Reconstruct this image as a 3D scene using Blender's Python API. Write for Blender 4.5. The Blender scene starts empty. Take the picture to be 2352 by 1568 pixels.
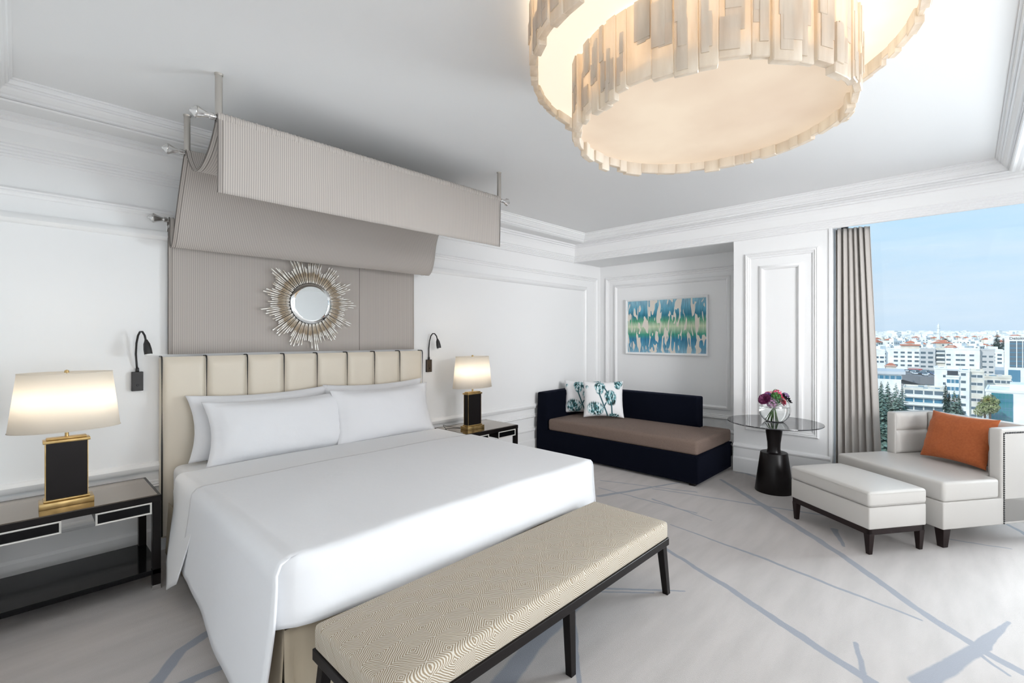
import bpy, bmesh, math, random
from mathutils import Vector, Matrix, noise
random.seed(7)
PI = math.pi
scene = bpy.context.scene
COL = scene.collection
# ------------------------------------------------------------------ camera, sky, sun, exposure
F, CX, HY, EYE = 1090.0, 1176.0, 774.0, 1.6           # for a 2352 x 1568 frame
YAW = math.atan2(2222 - CX, F)
cC, cS = math.cos(YAW), math.sin(YAW)
cam_d = bpy.data.cameras.new('camera'); cam = bpy.data.objects.new('camera', cam_d); COL.objects.link(cam)
cam.location = (0, 0, EYE); cam.rotation_euler = (PI/2, 0, YAW - PI/2)
cam_d.sensor_width = 36; cam_d.lens = 36*F/2352; cam_d.shift_y = -10/2352
cam_d.clip_start = 0.05; cam_d.clip_end = 9000
scene.camera = cam
scene.view_settings.view_transform = 'Standard'; scene.view_settings.look = 'None'
scene.view_settings.gamma = 1; scene.view_settings.use_curve_mapping = False
scene.view_settings.exposure = 0.14
SKY = 1.0; SUN = 2.6; WINDOW_FILL_W = 155; ROOM_FILL_W = 12; REAR_FILL_W = 62; FILL_SPOT_W = 440
LAMP_W = 1.9; CHAND_E = 1.0
world = bpy.data.worlds.new('sky'); scene.world = world; world.use_nodes = True
wn = world.node_tree; wn.nodes.clear()
def N(nt, t, **k):
    n = nt.nodes.new(t)
    for a, v in k.items():
        if a.startswith('i_'):
            key = a[2:]; key = int(key) if key.isdigit() else key.replace('_', ' ')
            n.inputs[key].default_value = v
        else: setattr(n, a, v)
    return n
def sky():
    L = wn.links
    tc = N(wn, 'ShaderNodeTexCoord'); sep = N(wn, 'ShaderNodeSeparateXYZ'); L.new(tc.outputs['Generated'], sep.inputs[0])
    ramp = N(wn, 'ShaderNodeValToRGB'); L.new(sep.outputs[2], ramp.inputs[0])
    e = ramp.color_ramp.elements
    e[0].position = 0.0; e[0].color = (.56, .72, .90, 1); e[1].position = 1; e[1].color = (.36, .62, .95, 1)
    for p, c in ((.05, (.60, .76, .93)), (.14, (.56, .77, .97)), (.26, (.50, .78, 1.0)), (.5, (.44, .72, 1.0))):
        x = e.new(p); x.color = (*c, 1)
    mp = N(wn, 'ShaderNodeMapping'); mp.inputs['Scale'].default_value = (1.6, 1.6, 9); L.new(tc.outputs['Generated'], mp.inputs[0])
    no = N(wn, 'ShaderNodeTexNoise', i_Scale=2.2, i_Detail=6.0, i_Roughness=.55); L.new(mp.outputs[0], no.inputs['Vector'])
    r2 = N(wn, 'ShaderNodeValToRGB'); L.new(no.outputs[0], r2.inputs[0])
    r2.color_ramp.elements[0].position = .46; r2.color_ramp.elements[0].color = (0, 0, 0, 1)
    r2.color_ramp.elements[1].position = .80; r2.color_ramp.elements[1].color = (.55, .55, .55, 1)
    mx = N(wn, 'ShaderNodeMixRGB'); L.new(r2.outputs[0], mx.inputs[0]); L.new(ramp.outputs[0], mx.inputs[1]); mx.inputs[2].default_value = (.80, .86, .95, 1)
    bg = N(wn, 'ShaderNodeBackground', i_Strength=SKY); L.new(mx.outputs[0], bg.inputs[0])
    out = N(wn, 'ShaderNodeOutputWorld'); L.new(bg.outputs[0], out.inputs[0])
sky()
sd = bpy.data.lights.new('sun', 'SUN'); sd.energy = SUN; sd.angle = .02; sd.color = (1, .97, .93)
so = bpy.data.objects.new('sun', sd); COL.objects.link(so)
so.rotation_euler = Vector((.72, -.26, -.50)).to_track_quat('-Z', 'Y').to_euler(); so.location = (-6, -3, 12)
def area(name, loc, tgt, sx, sy, w, col):
    d = bpy.data.lights.new(name, 'AREA'); d.shape = 'RECTANGLE'; d.size = sx; d.size_y = sy; d.energy = w; d.color = col
    o = bpy.data.objects.new(name, d); COL.objects.link(o); o.location = loc
    o.rotation_euler = (Vector(tgt) - Vector(loc)).to_track_quat('-Z', 'Y').to_euler()
    if name == 'window_fill': d.spread = 1.75
    return o
# added fill lamps: one outside the long window, two unseen behind the camera
area('window_fill', (6.95, -1.75, 1.35), (0, .2, .5), 2.0, 1.7, WINDOW_FILL_W, (.88, .94, 1.0))
area('room_fill', (1.6, -1.9, 2.96), (1.6, -1.6, 0), 2.6, 1.4, ROOM_FILL_W, (1.0, .96, .90))  # added fill from above, not a fitting of the room
area('rear_fill', (1.9, -3.1, 1.1), (2.0, .6, 3.2), 4.2, 1.6, REAR_FILL_W, (.97, .98, 1.0))
def spot(name, loc, tgt, w, ang, col, soft=.25):
    d = bpy.data.lights.new(name, 'SPOT'); d.energy = w; d.spot_size = math.radians(ang); d.spot_blend = .9; d.shadow_soft_size = soft; d.color = col
    o = bpy.data.objects.new(name, d); COL.objects.link(o); o.location = loc; o.rotation_euler = (Vector(tgt)-Vector(loc)).to_track_quat('-Z', 'Y').to_euler()
spot('fill_spot', (3.1, -2.7, 2.3), (6.3, 3.3, 1.75), FILL_SPOT_W*1.5, 50, (.97, .98, 1.0), .8)  # added spot behind the camera, brightens the niche
spot('fill_spot', (2.0, -2.7, 2.4), (4.0, 4.4, 1.9), FILL_SPOT_W*.5, 58, (.98, .98, 1.0), .6)  # second added spot, brightens the headboard wall

# ------------------------------------------------------------------ pixel helpers (places things at real distances)
def ray(px): r = (px - CX)/F; return cC + cS*r, cS - cC*r
def atD(px, D): a, b = ray(px); return Vector((a*D, b*D, 0))
def zD(py, D): return EYE + (HY - py)/F*D
# ------------------------------------------------------------------ materials
M = {}
def mat(name, col, rough=.5, metal=0, **k):
    m = bpy.data.materials.new(name); m.use_nodes = True
    b = m.node_tree.nodes['Principled BSDF']
    b.inputs['Base Color'].default_value = (*col, 1); b.inputs['Roughness'].default_value = rough; b.inputs['Metallic'].default_value = metal
    for a, v in k.items(): b.inputs[a.replace('_', ' ')].default_value = v
    M[name] = m; return m
def bs(m): return m.node_tree.nodes['Principled BSDF']
def bump(m, scale, strength, dist=.002, kind='NOISE', detail=3, vec=(1, 1, 1)):
    nt = m.node_tree; tc = N(nt, 'ShaderNodeTexCoord'); mp = N(nt, 'ShaderNodeMapping'); mp.inputs['Scale'].default_value = vec
    nt.links.new(tc.outputs['Object'], mp.inputs[0])
    n = N(nt, 'ShaderNodeTexNoise', i_Scale=scale, i_Detail=float(detail)); nt.links.new(mp.outputs[0], n.inputs['Vector'])
    b = N(nt, 'ShaderNodeBump', i_Strength=strength, i_Distance=dist); nt.links.new(n.outputs[0], b.inputs['Height'])
    nt.links.new(b.outputs[0], bs(m).inputs['Normal']); return m
def tint(m, c1, c2, scale, vec=(1, 1, 1), lo=.35, hi=.65, detail=4):
    nt = m.node_tree; tc = N(nt, 'ShaderNodeTexCoord'); mp = N(nt, 'ShaderNodeMapping'); mp.inputs['Scale'].default_value = vec
    nt.links.new(tc.outputs['Object'], mp.inputs[0])
    n = N(nt, 'ShaderNodeTexNoise', i_Scale=scale, i_Detail=float(detail)); nt.links.new(mp.outputs[0], n.inputs['Vector'])
    r = N(nt, 'ShaderNodeValToRGB'); r.color_ramp.elements[0].position = lo; r.color_ramp.elements[0].color = (*c1, 1)
    r.color_ramp.elements[1].position = hi; r.color_ramp.elements[1].color = (*c2, 1)
    nt.links.new(n.outputs[0], r.inputs[0]); nt.links.new(r.outputs[0], bs(m).inputs['Base Color']); return m
bump(mat('wall_paint', (.90, .90, .90), .55), 60, .05)
bump(mat('ceiling_paint', (.90, .90, .90), .8), 50, .04)
mat('trim_paint', (.90, .90, .90), .38)
mat('black_wood', (.008, .006, .006), .3, 0, Specular_IOR_Level=.22)
mat('espresso_wood', (.018, .010, .010), .3, 0, Specular_IOR_Level=.25)
mat('black_lacquer', (.006, .006, .007), .10, 0, Specular_IOR_Level=.2)
mat('bronze_glass', (.30, .25, .20), .03, 1)
mat('drawer_line', (.80, .78, .74), .3, .2)
mat('brass', (.62, .42, .16), .28, .9); tint(M['brass'], (.62, .44, .20), (.42, .29, .12), 14)
mat('chrome', (.72, .71, .70), .25, 1)
mat('nickel', (.60, .57, .53), .3, 1)
mat('leather_cream', (.76, .685, .57), .38); bump(M['leather_cream'], 220, .08)
mat('leather_pale', (.60, .575, .545), .42); bump(M['leather_pale'], 180, .08)
mat('black_piping', (.012, .012, .013), .35)
mat('linen_white', (.81, .81, .83), .8, 0, Sheen_Weight=.15); bump(M['linen_white'], 9, .22, .012, detail=3)
mat('sheet_white', (.86, .86, .87), .75); bump(M['sheet_white'], 6, .15, .01)
mat('skirt_tan', (.50, .42, .31), .85); bump(M['skirt_tan'], 300, .2, .001)
mat('navy_velvet', (.003, .004, .009), .95, 0, Specular_IOR_Level=.08, Sheen_Weight=.05, Sheen_Tint=(.1, .14, .35, 1)); bump(M['navy_velvet'], 260, .15)
mat('brown_weave', (.17, .115, .09), .9); tint(M['brown_weave'], (.11, .075, .06), (.26, .19, .155), 260, (1, 1, 4)); 
mat('orange_velvet', (.42, .10, .025), .8, 0, Sheen_Weight=.3, Sheen_Tint=(1, .5, .3, 1)); tint(M['orange_velvet'], (.40, .095, .024), (.45, .115, .030), 60); bump(M['orange_velvet'], 14, .3, .01)
mat('sconce_black', (.015, .014, .014), .4)
mat('sconce_bronze', (.05, .038, .03), .35, .5)
mat('curtain_fabric', (.54, .505, .475), .85); bump(M['curtain_fabric'], 300, .15)
mat('curtain_lining', (.70, .68, .66), .85)
mat('mirror_glass', (.86, .88, .88), .01, 1)
mat('green_leaf', (.03, .10, .025), .5); mat('stem_green', (.10, .22, .05), .5)
mat('black_rim', (.01, .01, .01), .5)
mat('bulb_white', (.9, .9, .88), .4)
mat('window_black', (.015, .016, .018), .4)
# mother of pearl sticks
m = mat('pearl', (.7, .63, .5), .25, .35); tint(m, (.40, .31, .21), (.97, .95, .90), 60, (1, 1, .25), .38, .56, 4)
# selenite slabs: translucent, lit from inside
def selenite():
    m = mat('selenite', (.82, .76, .68), .45); nt = m.node_tree; tint(m, (.56, .49, .41), (.90, .85, .77), 9, (1, 1, .22), .34, .58, 7)
    b = bs(m); tr = N(nt, 'ShaderNodeBsdfTranslucent'); tr.inputs[0].default_value = (1, .90, .76, 1)
    mx = N(nt, 'ShaderNodeMixShader', i_0=.38); nt.links.new(b.outputs[0], mx.inputs[1]); nt.links.new(tr.outputs[0], mx.inputs[2])
    nt.links.new(mx.outputs[0], nt.nodes['Material Output'].inputs[0])
    tc = N(nt, 'ShaderNodeTexCoord'); mp = N(nt, 'ShaderNodeMapping'); mp.inputs['Scale'].default_value = (1, 1, .06); nt.links.new(tc.outputs['Object'], mp.inputs[0])
    n = N(nt, 'ShaderNodeTexNoise', i_Scale=70.0, i_Detail=5.0); nt.links.new(mp.outputs[0], n.inputs['Vector'])
    bp = N(nt, 'ShaderNodeBump', i_Strength=.35, i_Distance=.004); nt.links.new(n.outputs[0], bp.inputs['Height']); nt.links.new(bp.outputs[0], b.inputs['Normal'])
selenite()
def diffuser():      # alabaster lit from behind: it gives off the light
    m = mat('alabaster_light', (.8, .72, .6), .5); b = bs(m); nt = m.node_tree
    tc = N(nt, 'ShaderNodeTexCoord'); n = N(nt, 'ShaderNodeTexNoise', i_Scale=2.2, i_Detail=3.0); nt.links.new(tc.outputs['Object'], n.inputs['Vector'])
    r = N(nt, 'ShaderNodeValToRGB'); nt.links.new(n.outputs[0], r.inputs[0])
    r.color_ramp.elements[0].position = .3; r.color_ramp.elements[0].color = (.74, .54, .37, 1)
    r.color_ramp.elements[1].position = .7; r.color_ramp.elements[1].color = (.92, .74, .54, 1)
    nt.links.new(r.outputs[0], b.inputs['Emission Color']); b.inputs['Emission Strength'].default_value = .62*CHAND_E
    b.inputs['Base Color'].default_value = (.35, .31, .27, 1)
diffuser()
m = mat('alabaster_upper', (.4, .38, .34), .5); bs(m).inputs['Emission Color'].default_value = (1, .86, .68, 1); bs(m).inputs['Emission Strength'].default_value = .80*CHAND_E
def shade():
    m = mat('lamp_shade', (.9, .87, .82), .9); nt = m.node_tree; b = bs(m)
    tr = N(nt, 'ShaderNodeBsdfTranslucent'); tr.inputs[0].default_value = (.94, .90, .83, 1)
    mx = N(nt, 'ShaderNodeMixShader', i_0=.55); nt.links.new(b.outputs[0], mx.inputs[1]); nt.links.new(tr.outputs[0], mx.inputs[2])
    nt.links.new(mx.outputs[0], nt.nodes['Material Output'].inputs[0])
shade()
def pane():
    m = bpy.data.materials.new('window_glass'); m.use_nodes = True; nt = m.node_tree; nt.nodes.clear(); M['window_glass'] = m
    t = N(nt, 'ShaderNodeBsdfTransparent'); t.inputs[0].default_value = (.97, .985, .98, 1); g = N(nt, 'ShaderNodeBsdfGlossy', i_Roughness=.0)
    f = N(nt, 'ShaderNodeFresnel', i_IOR=1.35); mx = N(nt, 'ShaderNodeMixShader'); nt.links.new(f.outputs[0], mx.inputs[0])
    nt.links.new(t.outputs[0], mx.inputs[1]); nt.links.new(g.outputs[0], mx.inputs[2]); o = N(nt, 'ShaderNodeOutputMaterial'); nt.links.new(mx.outputs[0], o.inputs[0])
pane()
m = mat('vase_glass', (1, 1, 1), .0, 0, Transmission_Weight=1.0, IOR=1.45)
m = mat('water', (.97, 1, .99), .0, 0, Transmission_Weight=1.0, IOR=1.33)
def segmask(nt, vec, segs, thr_noise=.5):
    """soft mask of tapered woven strokes; segs: (ax,ay,bx,by,wa,wb)"""
    L = nt.links; acc = None
    def mth(op, a, b=None, clamp=False):
        n = N(nt, 'ShaderNodeMath', operation=op); n.use_clamp = clamp
        for i, v in enumerate((a, b)):
            if v is None: continue
            if isinstance(v, (int, float)): n.inputs[i].default_value = v
            else: L.new(v, n.inputs[i])
        return n.outputs[0]
    sep = N(nt, 'ShaderNodeSeparateXYZ'); L.new(vec, sep.inputs[0]); X, Y = sep.outputs[0], sep.outputs[1]
    for ax, ay, bx, by, wa, wb in segs:
        dx, dy = bx-ax, by-ay; l2 = dx*dx+dy*dy; l = math.sqrt(l2)
        px = mth('SUBTRACT', X, ax); py = mth('SUBTRACT', Y, ay)
        t = mth('DIVIDE', mth('ADD', mth('MULTIPLY', px, dx), mth('MULTIPLY', py, dy)), l2, True)
        qx = mth('SUBTRACT', px, mth('MULTIPLY', t, dx)); qy = mth('SUBTRACT', py, mth('MULTIPLY', t, dy))
        d = mth('SQRT', mth('ADD', mth('MULTIPLY', qx, qx), mth('MULTIPLY', qy, qy)))
        w = mth('ADD', mth('MULTIPLY', t, (wb-wa)/2), wa/2+.005)
        k = mth('DIVIDE', mth('SUBTRACT', w, d), max(.006, min(wa, wb)*.15), True)
        acc = k if acc is None else mth('MAXIMUM', acc, k)
    return acc
def carpet():
    m = mat('carpet', (.5, .46, .43), .95, 0, Sheen_Weight=.2); nt = m.node_tree; L = nt.links
    tc = N(nt, 'ShaderNodeTexCoord')
    nd = N(nt, 'ShaderNodeTexNoise', i_Scale=6.0, i_Detail=4.0); L.new(tc.outputs['Object'], nd.inputs['Vector'])
    vs = N(nt, 'ShaderNodeVectorMath', operation='SUBTRACT'); L.new(nd.outputs['Color'], vs.inputs[0]); vs.inputs[1].default_value = (.5, .5, .5)
    vm = N(nt, 'ShaderNodeVectorMath', operation='SCALE'); L.new(vs.outputs[0], vm.inputs[0]); vm.inputs['Scale'].default_value = .035
    va = N(nt, 'ShaderNodeVectorMath', operation='ADD'); L.new(tc.outputs['Object'], va.inputs[0]); L.new(vm.outputs[0], va.inputs[1])
    def g(px, py): a, b = ray(px); t = EYE/((py-HY)/F); return a*t, b*t
    S = []
    for pts in (((1656, 1101, .03), (1768, 1170, .07), (1935, 1275, .05), (2116, 1405, .05), (2242, 1485, .05), (2352, 1546, .05)),
                ((1518, 1253, .03), (1663, 1343, .04), (1862, 1477, .05), (2007, 1568, .05)),
                ((1540, 1204, .01), (1754, 1282, .025), (1935, 1354, .025), (2119, 1425, .012)),
                ((1500, 1122, .015), (1627, 1141, .02), (1754, 1162, .025), (1940, 1190, .02)),
                ((1964, 1477, .02), (1989, 1568, .02)), ((2319, 1429, .015), (2253, 1481, .07), (2170, 1539, .08), (2116, 1568, .10)),
                ((1500, 1146, .02), (1634, 1195, .01)), ((2246, 1499, .02), (2315, 1550, .012)),
                ((1345, 1366, .09), (1220, 1483, .10), (1150, 1575, .12)), ((1314, 1380, .03), (1329, 1568, .02)),
                ((1337, 1350, .02), (1572, 1356, .01)), ((1340, 1358, .01), (1500, 1361, .01)),
                ((1376, 1139, .05), (1560, 1108, .02)), ((1376, 1120, .015), (1600, 1178, .015)), ((1380, 1103, .015), (1600, 1130, .02)),
                ((340, 1590, .07), (418, 1492, .06), (500, 1440, .05)), ((400, 1580, .05), (560, 1508, .03)),
                ((2315, 1204, .02), (2380, 1240, .04)), ((2181, 1238, .015), (2322, 1260, .012)), ((1700, 1082, .05), (1750, 1100, .015)),
                ((1690, 1085, .02), (1900, 1100, .02)), ((1915, 1215, .05), (1940, 1255, .015))):
        for p, q in zip(pts, pts[1:]):
            a, b = g(p[0], p[1]), g(q[0], q[1]); S.append((*a, *b, p[2], q[2]))
    mask = segmask(nt, va.outputs[0], S)
    mp = N(nt, 'ShaderNodeMapping'); mp.inputs['Scale'].default_value = (.8, 4, 1); mp.inputs['Rotation'].default_value = (0, 0, -.55); L.new(tc.outputs['Object'], mp.inputs[0])
    n1 = N(nt, 'ShaderNodeTexNoise', i_Scale=2.5, i_Detail=6.0); L.new(mp.outputs[0], n1.inputs['Vector'])
    r = N(nt, 'ShaderNodeValToRGB'); L.new(n1.outputs[0], r.inputs[0]); r.color_ramp.elements[0].position = .3; r.color_ramp.elements[0].color = (.47, .437, .42, 1)
    r.color_ramp.elements[1].position = .65; r.color_ramp.elements[1].color = (.54, .50, .482, 1)
    mb = N(nt, 'ShaderNodeMixRGB'); L.new(mask, mb.inputs[0]); L.new(r.outputs[0], mb.inputs[1]); mb.inputs[2].default_value = (.29, .305, .35, 1)
    L.new(mb.outputs[0], bs(m).inputs['Base Color'])
    n2 = N(nt, 'ShaderNodeTexNoise', i_Scale=260.0, i_Detail=3.0); L.new(tc.outputs['Object'], n2.inputs['Vector'])
    b = N(nt, 'ShaderNodeBump', i_Strength=.5, i_Distance=.004); L.new(n2.outputs[0], b.inputs['Height']); L.new(b.outputs[0], bs(m).inputs['Normal'])
carpet()
def stripes(name, c1, c2, period, axis=0, rough=.8, extra=None):
    m = mat(name, c1, rough); nt = m.node_tree; L = nt.links
    tc = N(nt, 'ShaderNodeTexCoord'); sp = N(nt, 'ShaderNodeSeparateXYZ'); L.new(tc.outputs['Object'], sp.inputs[0])
    a = N(nt, 'ShaderNodeMath', operation='MULTIPLY'); L.new(sp.outputs[axis], a.inputs[0]); a.inputs[1].default_value = 2*PI/period
    s = N(nt, 'ShaderNodeMath', operation='SINE'); L.new(a.outputs[0], s.inputs[0])
    r = N(nt, 'ShaderNodeMapRange'); L.new(s.outputs[0], r.inputs[0]); r.inputs[1].default_value = -.1; r.inputs[2].default_value = .7
    mx = N(nt, 'ShaderNodeMixRGB'); L.new(r.outputs[0], mx.inputs[0]); mx.inputs[1].default_value = (*c1, 1); mx.inputs[2].default_value = (*c2, 1)
    L.new(mx.outputs[0], bs(m).inputs['Base Color'])
    return m
stripes('canopy_stripe', (.55, .50, .46), (.385, .350, .325), .0125)
bs(M['canopy_stripe']).inputs['Sheen Weight'].default_value = .2
mat('seam_dark', (.14, .12, .11), .8)
def bench_fabric():
    m = mat('bench_fabric', (.6, .5, .4), .85); nt = m.node_tree; L = nt.links
    def mth(op, a, b=None):
        n = N(nt, 'ShaderNodeMath', operation=op)
        for i, v in enumerate((a, b)):
            if v is None: continue
            if isinstance(v, (int, float)): n.inputs[i].default_value = v
            else: L.new(v, n.inputs[i])
        return n.outputs[0]
    tc = N(nt, 'ShaderNodeTexCoord'); nd = N(nt, 'ShaderNodeTexNoise', i_Scale=22.0, i_Detail=2.0); L.new(tc.outputs['Object'], nd.inputs['Vector'])
    sp = N(nt, 'ShaderNodeSeparateXYZ'); L.new(tc.outputs['Object'], sp.inputs[0])
    y = mth('SUBTRACT', sp.outputs[1], sp.outputs[2])
    def fold(v, p): return mth('ABSOLUTE', mth('SUBTRACT', mth('FRACT', mth('ADD', mth('DIVIDE', v, p), 20.0)), .5))
    d = mth('ADD', fold(sp.outputs[0], .205), fold(y, .155))
    d = mth('ADD', d, mth('MULTIPLY', nd.outputs[0], .10))
    s = mth('SINE', mth('MULTIPLY', d, 2*PI*16))
    r = N(nt, 'ShaderNodeMapRange'); L.new(s, r.inputs[0]); r.inputs[1].default_value = -.35; r.inputs[2].default_value = .35
    mx = N(nt, 'ShaderNodeMixRGB'); L.new(r.outputs[0], mx.inputs[0]); mx.inputs[1].default_value = (.62, .575, .50, 1); mx.inputs[2].default_value = (.31, .235, .155, 1)
    L.new(mx.outputs[0], bs(m).inputs['Base Color'])
    b = N(nt, 'ShaderNodeBump', i_Strength=.3, i_Distance=.002); L.new(s, b.inputs['Height']); b.invert = True; L.new(b.outputs[0], bs(m).inputs['Normal'])
bench_fabric()
def tabletop():
    m = mat('dark_marble', (.035, .035, .042), .05, 0, IOR=1.8); nt = m.node_tree; L = nt.links
    tc = N(nt, 'ShaderNodeTexCoord'); n = N(nt, 'ShaderNodeTexNoise', i_Scale=3.0, i_Detail=8.0, i_Distortion=1.2); L.new(tc.outputs['Object'], n.inputs['Vector'])
    r = N(nt, 'ShaderNodeValToRGB'); L.new(n.outputs[0], r.inputs[0]); e = r.color_ramp.elements; e[0].position = .485; e[0].color = (.04, .04, .046, 1); e[1].position = .50; e[1].color = (.22, .21, .22, 1)
    x = e.new(.515); x.color = (.04, .04, .046, 1); L.new(r.outputs[0], bs(m).inputs['Base Color'])
tabletop()
def artwork():
    m = mat('leaf_print', (.8, .8, .7), .5); nt = m.node_tree; L = nt.links
    tc = N(nt, 'ShaderNodeTexCoord'); sp = N(nt, 'ShaderNodeSeparateXYZ'); L.new(tc.outputs['Object'], sp.inputs[0])
    mp = N(nt, 'ShaderNodeMapping'); mp.inputs['Scale'].default_value = (1, 7.5, 1.9); mp.inputs['Rotation'].default_value = (.10, 0, 0); L.new(tc.outputs['Object'], mp.inputs[0])
    n = N(nt, 'ShaderNodeTexNoise', i_Scale=2.1, i_Detail=1.0, i_Distortion=.9); L.new(mp.outputs[0], n.inputs['Vector'])
    zr = N(nt, 'ShaderNodeMapRange'); L.new(sp.outputs[2], zr.inputs[0]); zr.inputs[1].default_value = -.42; zr.inputs[2].default_value = .42
    band = N(nt, 'ShaderNodeValToRGB'); L.new(zr.outputs[0], band.inputs[0]); e = band.color_ramp.elements
    e[0].position = 0; e[0].color = (.30, .50, .62, 1); e[1].position = 1; e[1].color = (.30, .52, .62, 1)
    for p, c in ((.14, (.10, .33, .48)), (.27, (.03, .22, .38)), (.36, (.05, .33, .22)), (.50, (.62, .72, .50)), (.60, (.10, .38, .22)), (.70, (.02, .20, .30)), (.82, (.12, .38, .52))):
        x = e.new(p); x.color = (*c, 1)
    mp2 = N(nt, 'ShaderNodeMapping'); mp2.inputs['Scale'].default_value = (1, 1, .12); L.new(tc.outputs['Object'], mp2.inputs[0])
    n2 = N(nt, 'ShaderNodeTexNoise', i_Scale=55.0, i_Detail=3.0, i_Distortion=.5); L.new(mp2.outputs[0], n2.inputs['Vector'])
    st = N(nt, 'ShaderNodeMixRGB', blend_type='OVERLAY'); st.inputs[0].default_value = .75; L.new(band.outputs[0], st.inputs[1]); L.new(n2.outputs[0], st.inputs[2])
    r = N(nt, 'ShaderNodeValToRGB'); L.new(n.outputs[0], r.inputs[0]); r.color_ramp.elements[0].position = .555; r.color_ramp.elements[0].color = (1, 1, 1, 1)
    r.color_ramp.elements[1].position = .567; r.color_ramp.elements[1].color = (0, 0, 0, 1)
    mx = N(nt, 'ShaderNodeMixRGB'); L.new(r.outputs[0], mx.inputs[0]); mx.inputs[1].default_value = (.80, .74, .66, 1); L.new(st.outputs[0], mx.inputs[2])
    L.new(mx.outputs[0], bs(m).inputs['Base Color'])
artwork()
def tulip_print():
    m = mat('tulip_print', (.85, .85, .85), .85); nt = m.node_tree; L = nt.links
    tc = N(nt, 'ShaderNodeTexCoord'); mp = N(nt, 'ShaderNodeMapping'); mp.inputs['Rotation'].default_value = (-PI/2, 0, 0); L.new(tc.outputs['Object'], mp.inputs[0])
    # local x -> x, local z -> y
    cx = N(nt, 'ShaderNodeSeparateXYZ'); L.new(tc.outputs['Object'], cx.inputs[0]); cb = N(nt, 'ShaderNodeCombineXYZ'); L.new(cx.outputs[0], cb.inputs[0]); L.new(cx.outputs[2], cb.inputs[1])
    blobs = segmask(nt, cb.outputs[0], [(-.05, .155, -.05, .10, .15, .10), (.09, .03, .10, -.03, .17, .14), (-.13, -.13, -.08, -.14, .19, .18), (.20, .21, .19, .17, .12, .09), (.11, -.235, .17, -.235, .09, .07), (-.22, .16, -.22, .14, .03, .02)])
    stems = segmask(nt, cb.outputs[0], [(-.06, .07, .05, -.22, .014, .014), (0, .16, .05, .08, .014, .014), (.03, -.06, .0, -.12, .012, .012), (.10, -.06, .11, -.20, .014, .014)])
    n = N(nt, 'ShaderNodeTexNoise', i_Scale=60.0, i_Detail=4.0); mp2 = N(nt, 'ShaderNodeMapping'); mp2.inputs['Scale'].default_value = (1, 1, .3); L.new(tc.outputs['Object'], mp2.inputs[0]); L.new(mp2.outputs[0], n.inputs['Vector'])
    r = N(nt, 'ShaderNodeValToRGB'); L.new(n.outputs[0], r.inputs[0]); e = r.color_ramp.elements; e[0].position = .42; e[0].color = (.015, .03, .03, 1); e[1].position = .60; e[1].color = (.78, .84, .86, 1)
    x = e.new(.47); x.color = (.03, .17, .19, 1); x = e.new(.53); x.color = (.22, .48, .52, 1)
    m1 = N(nt, 'ShaderNodeMixRGB'); L.new(blobs, m1.inputs[0]); m1.inputs[1].default_value = (.84, .84, .85, 1); L.new(r.outputs[0], m1.inputs[2])
    m2 = N(nt, 'ShaderNodeMixRGB'); L.new(stems, m2.inputs[0]); L.new(m1.outputs[0], m2.inputs[1]); m2.inputs[2].default_value = (.03, .11, .13, 1)
    L.new(m2.outputs[0], bs(m).inputs['Base Color']); bump(m, 10, .3, .012)
tulip_print()

# ------------------------------------------------------------------ mesh helpers
def obj(name, bm, m, parent=None, smooth=False, loc=None, kind=None, label=None):
    me = bpy.data.meshes.new(name); bmesh.ops.recalc_face_normals(bm, faces=bm.faces); bm.to_mesh(me); bm.free()
    if smooth:
        for p in me.polygons: p.use_smooth = True
        if smooth == 'angle': me.set_sharp_from_angle(angle=math.radians(35))
    me.materials.append(M[m]); o = bpy.data.objects.new(name, me); COL.objects.link(o)
    if parent: o.parent = parent
    if loc: o.location = loc
    if kind: o['kind'] = kind
    if label: o['label'] = label
    return o
def thing(name, label, cat, loc=(0, 0, 0), rz=0, group=None):
    o = bpy.data.objects.new(name, None); COL.objects.link(o); o.location = loc; o.rotation_euler = (0, 0, rz); o.empty_display_size = .1
    o['label'] = label; o['category'] = cat
    if group: o['group'] = group
    return o
def tag(o, label, cat, group=None):
    o['label'] = label; o['category'] = cat
    if group: o['group'] = group
    return o
def BM(): return bmesh.new()
def box(bm, x0, x1, y0, y1, z0, z1, bev=0, seg=2, mtx=None):
    r = bmesh.ops.create_cube(bm, size=1)
    vs = r['verts']
    for v in vs: v.co = Vector((x0+(v.co.x+.5)*(x1-x0), y0+(v.co.y+.5)*(y1-y0), z0+(v.co.z+.5)*(z1-z0)))
    if bev:
        es = list({e for v in vs for e in v.link_edges})
        r = bmesh.ops.bevel(bm, geom=es, offset=bev, segments=seg, profile=.5, affect='EDGES'); vs = list({v for f in r['faces'] for v in f.verts})
        if mtx: raise ValueError
    if mtx is not None:
        for v in vs: v.co = mtx @ v.co
    return vs
def tube(bm, pts, r, n=8, caps=True):
    pts = [Vector(p) for p in pts]; rs = r if isinstance(r, (list, tuple)) else [r]*len(pts); rings = []
    up = Vector((0, 0, 1))
    for i, p in enumerate(pts):
        t = (pts[min(i+1, len(pts)-1)] - pts[max(i-1, 0)]).normalized()
        a = t.cross(up)
        if a.length < 1e-3: a = t.cross(Vector((1, 0, 0)))
        a.normalize(); b = t.cross(a).normalized()
        rings.append([bm.verts.new(p + rs[i]*(math.cos(2*PI*k/n)*a + math.sin(2*PI*k/n)*b)) for k in range(n)])
    for q, w in zip(rings, rings[1:]):
        for k in range(n): bm.faces.new((q[k], q[(k+1) % n], w[(k+1) % n], w[k]))
    if caps: bm.faces.new(rings[0][::-1]); bm.faces.new(rings[-1])
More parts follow.
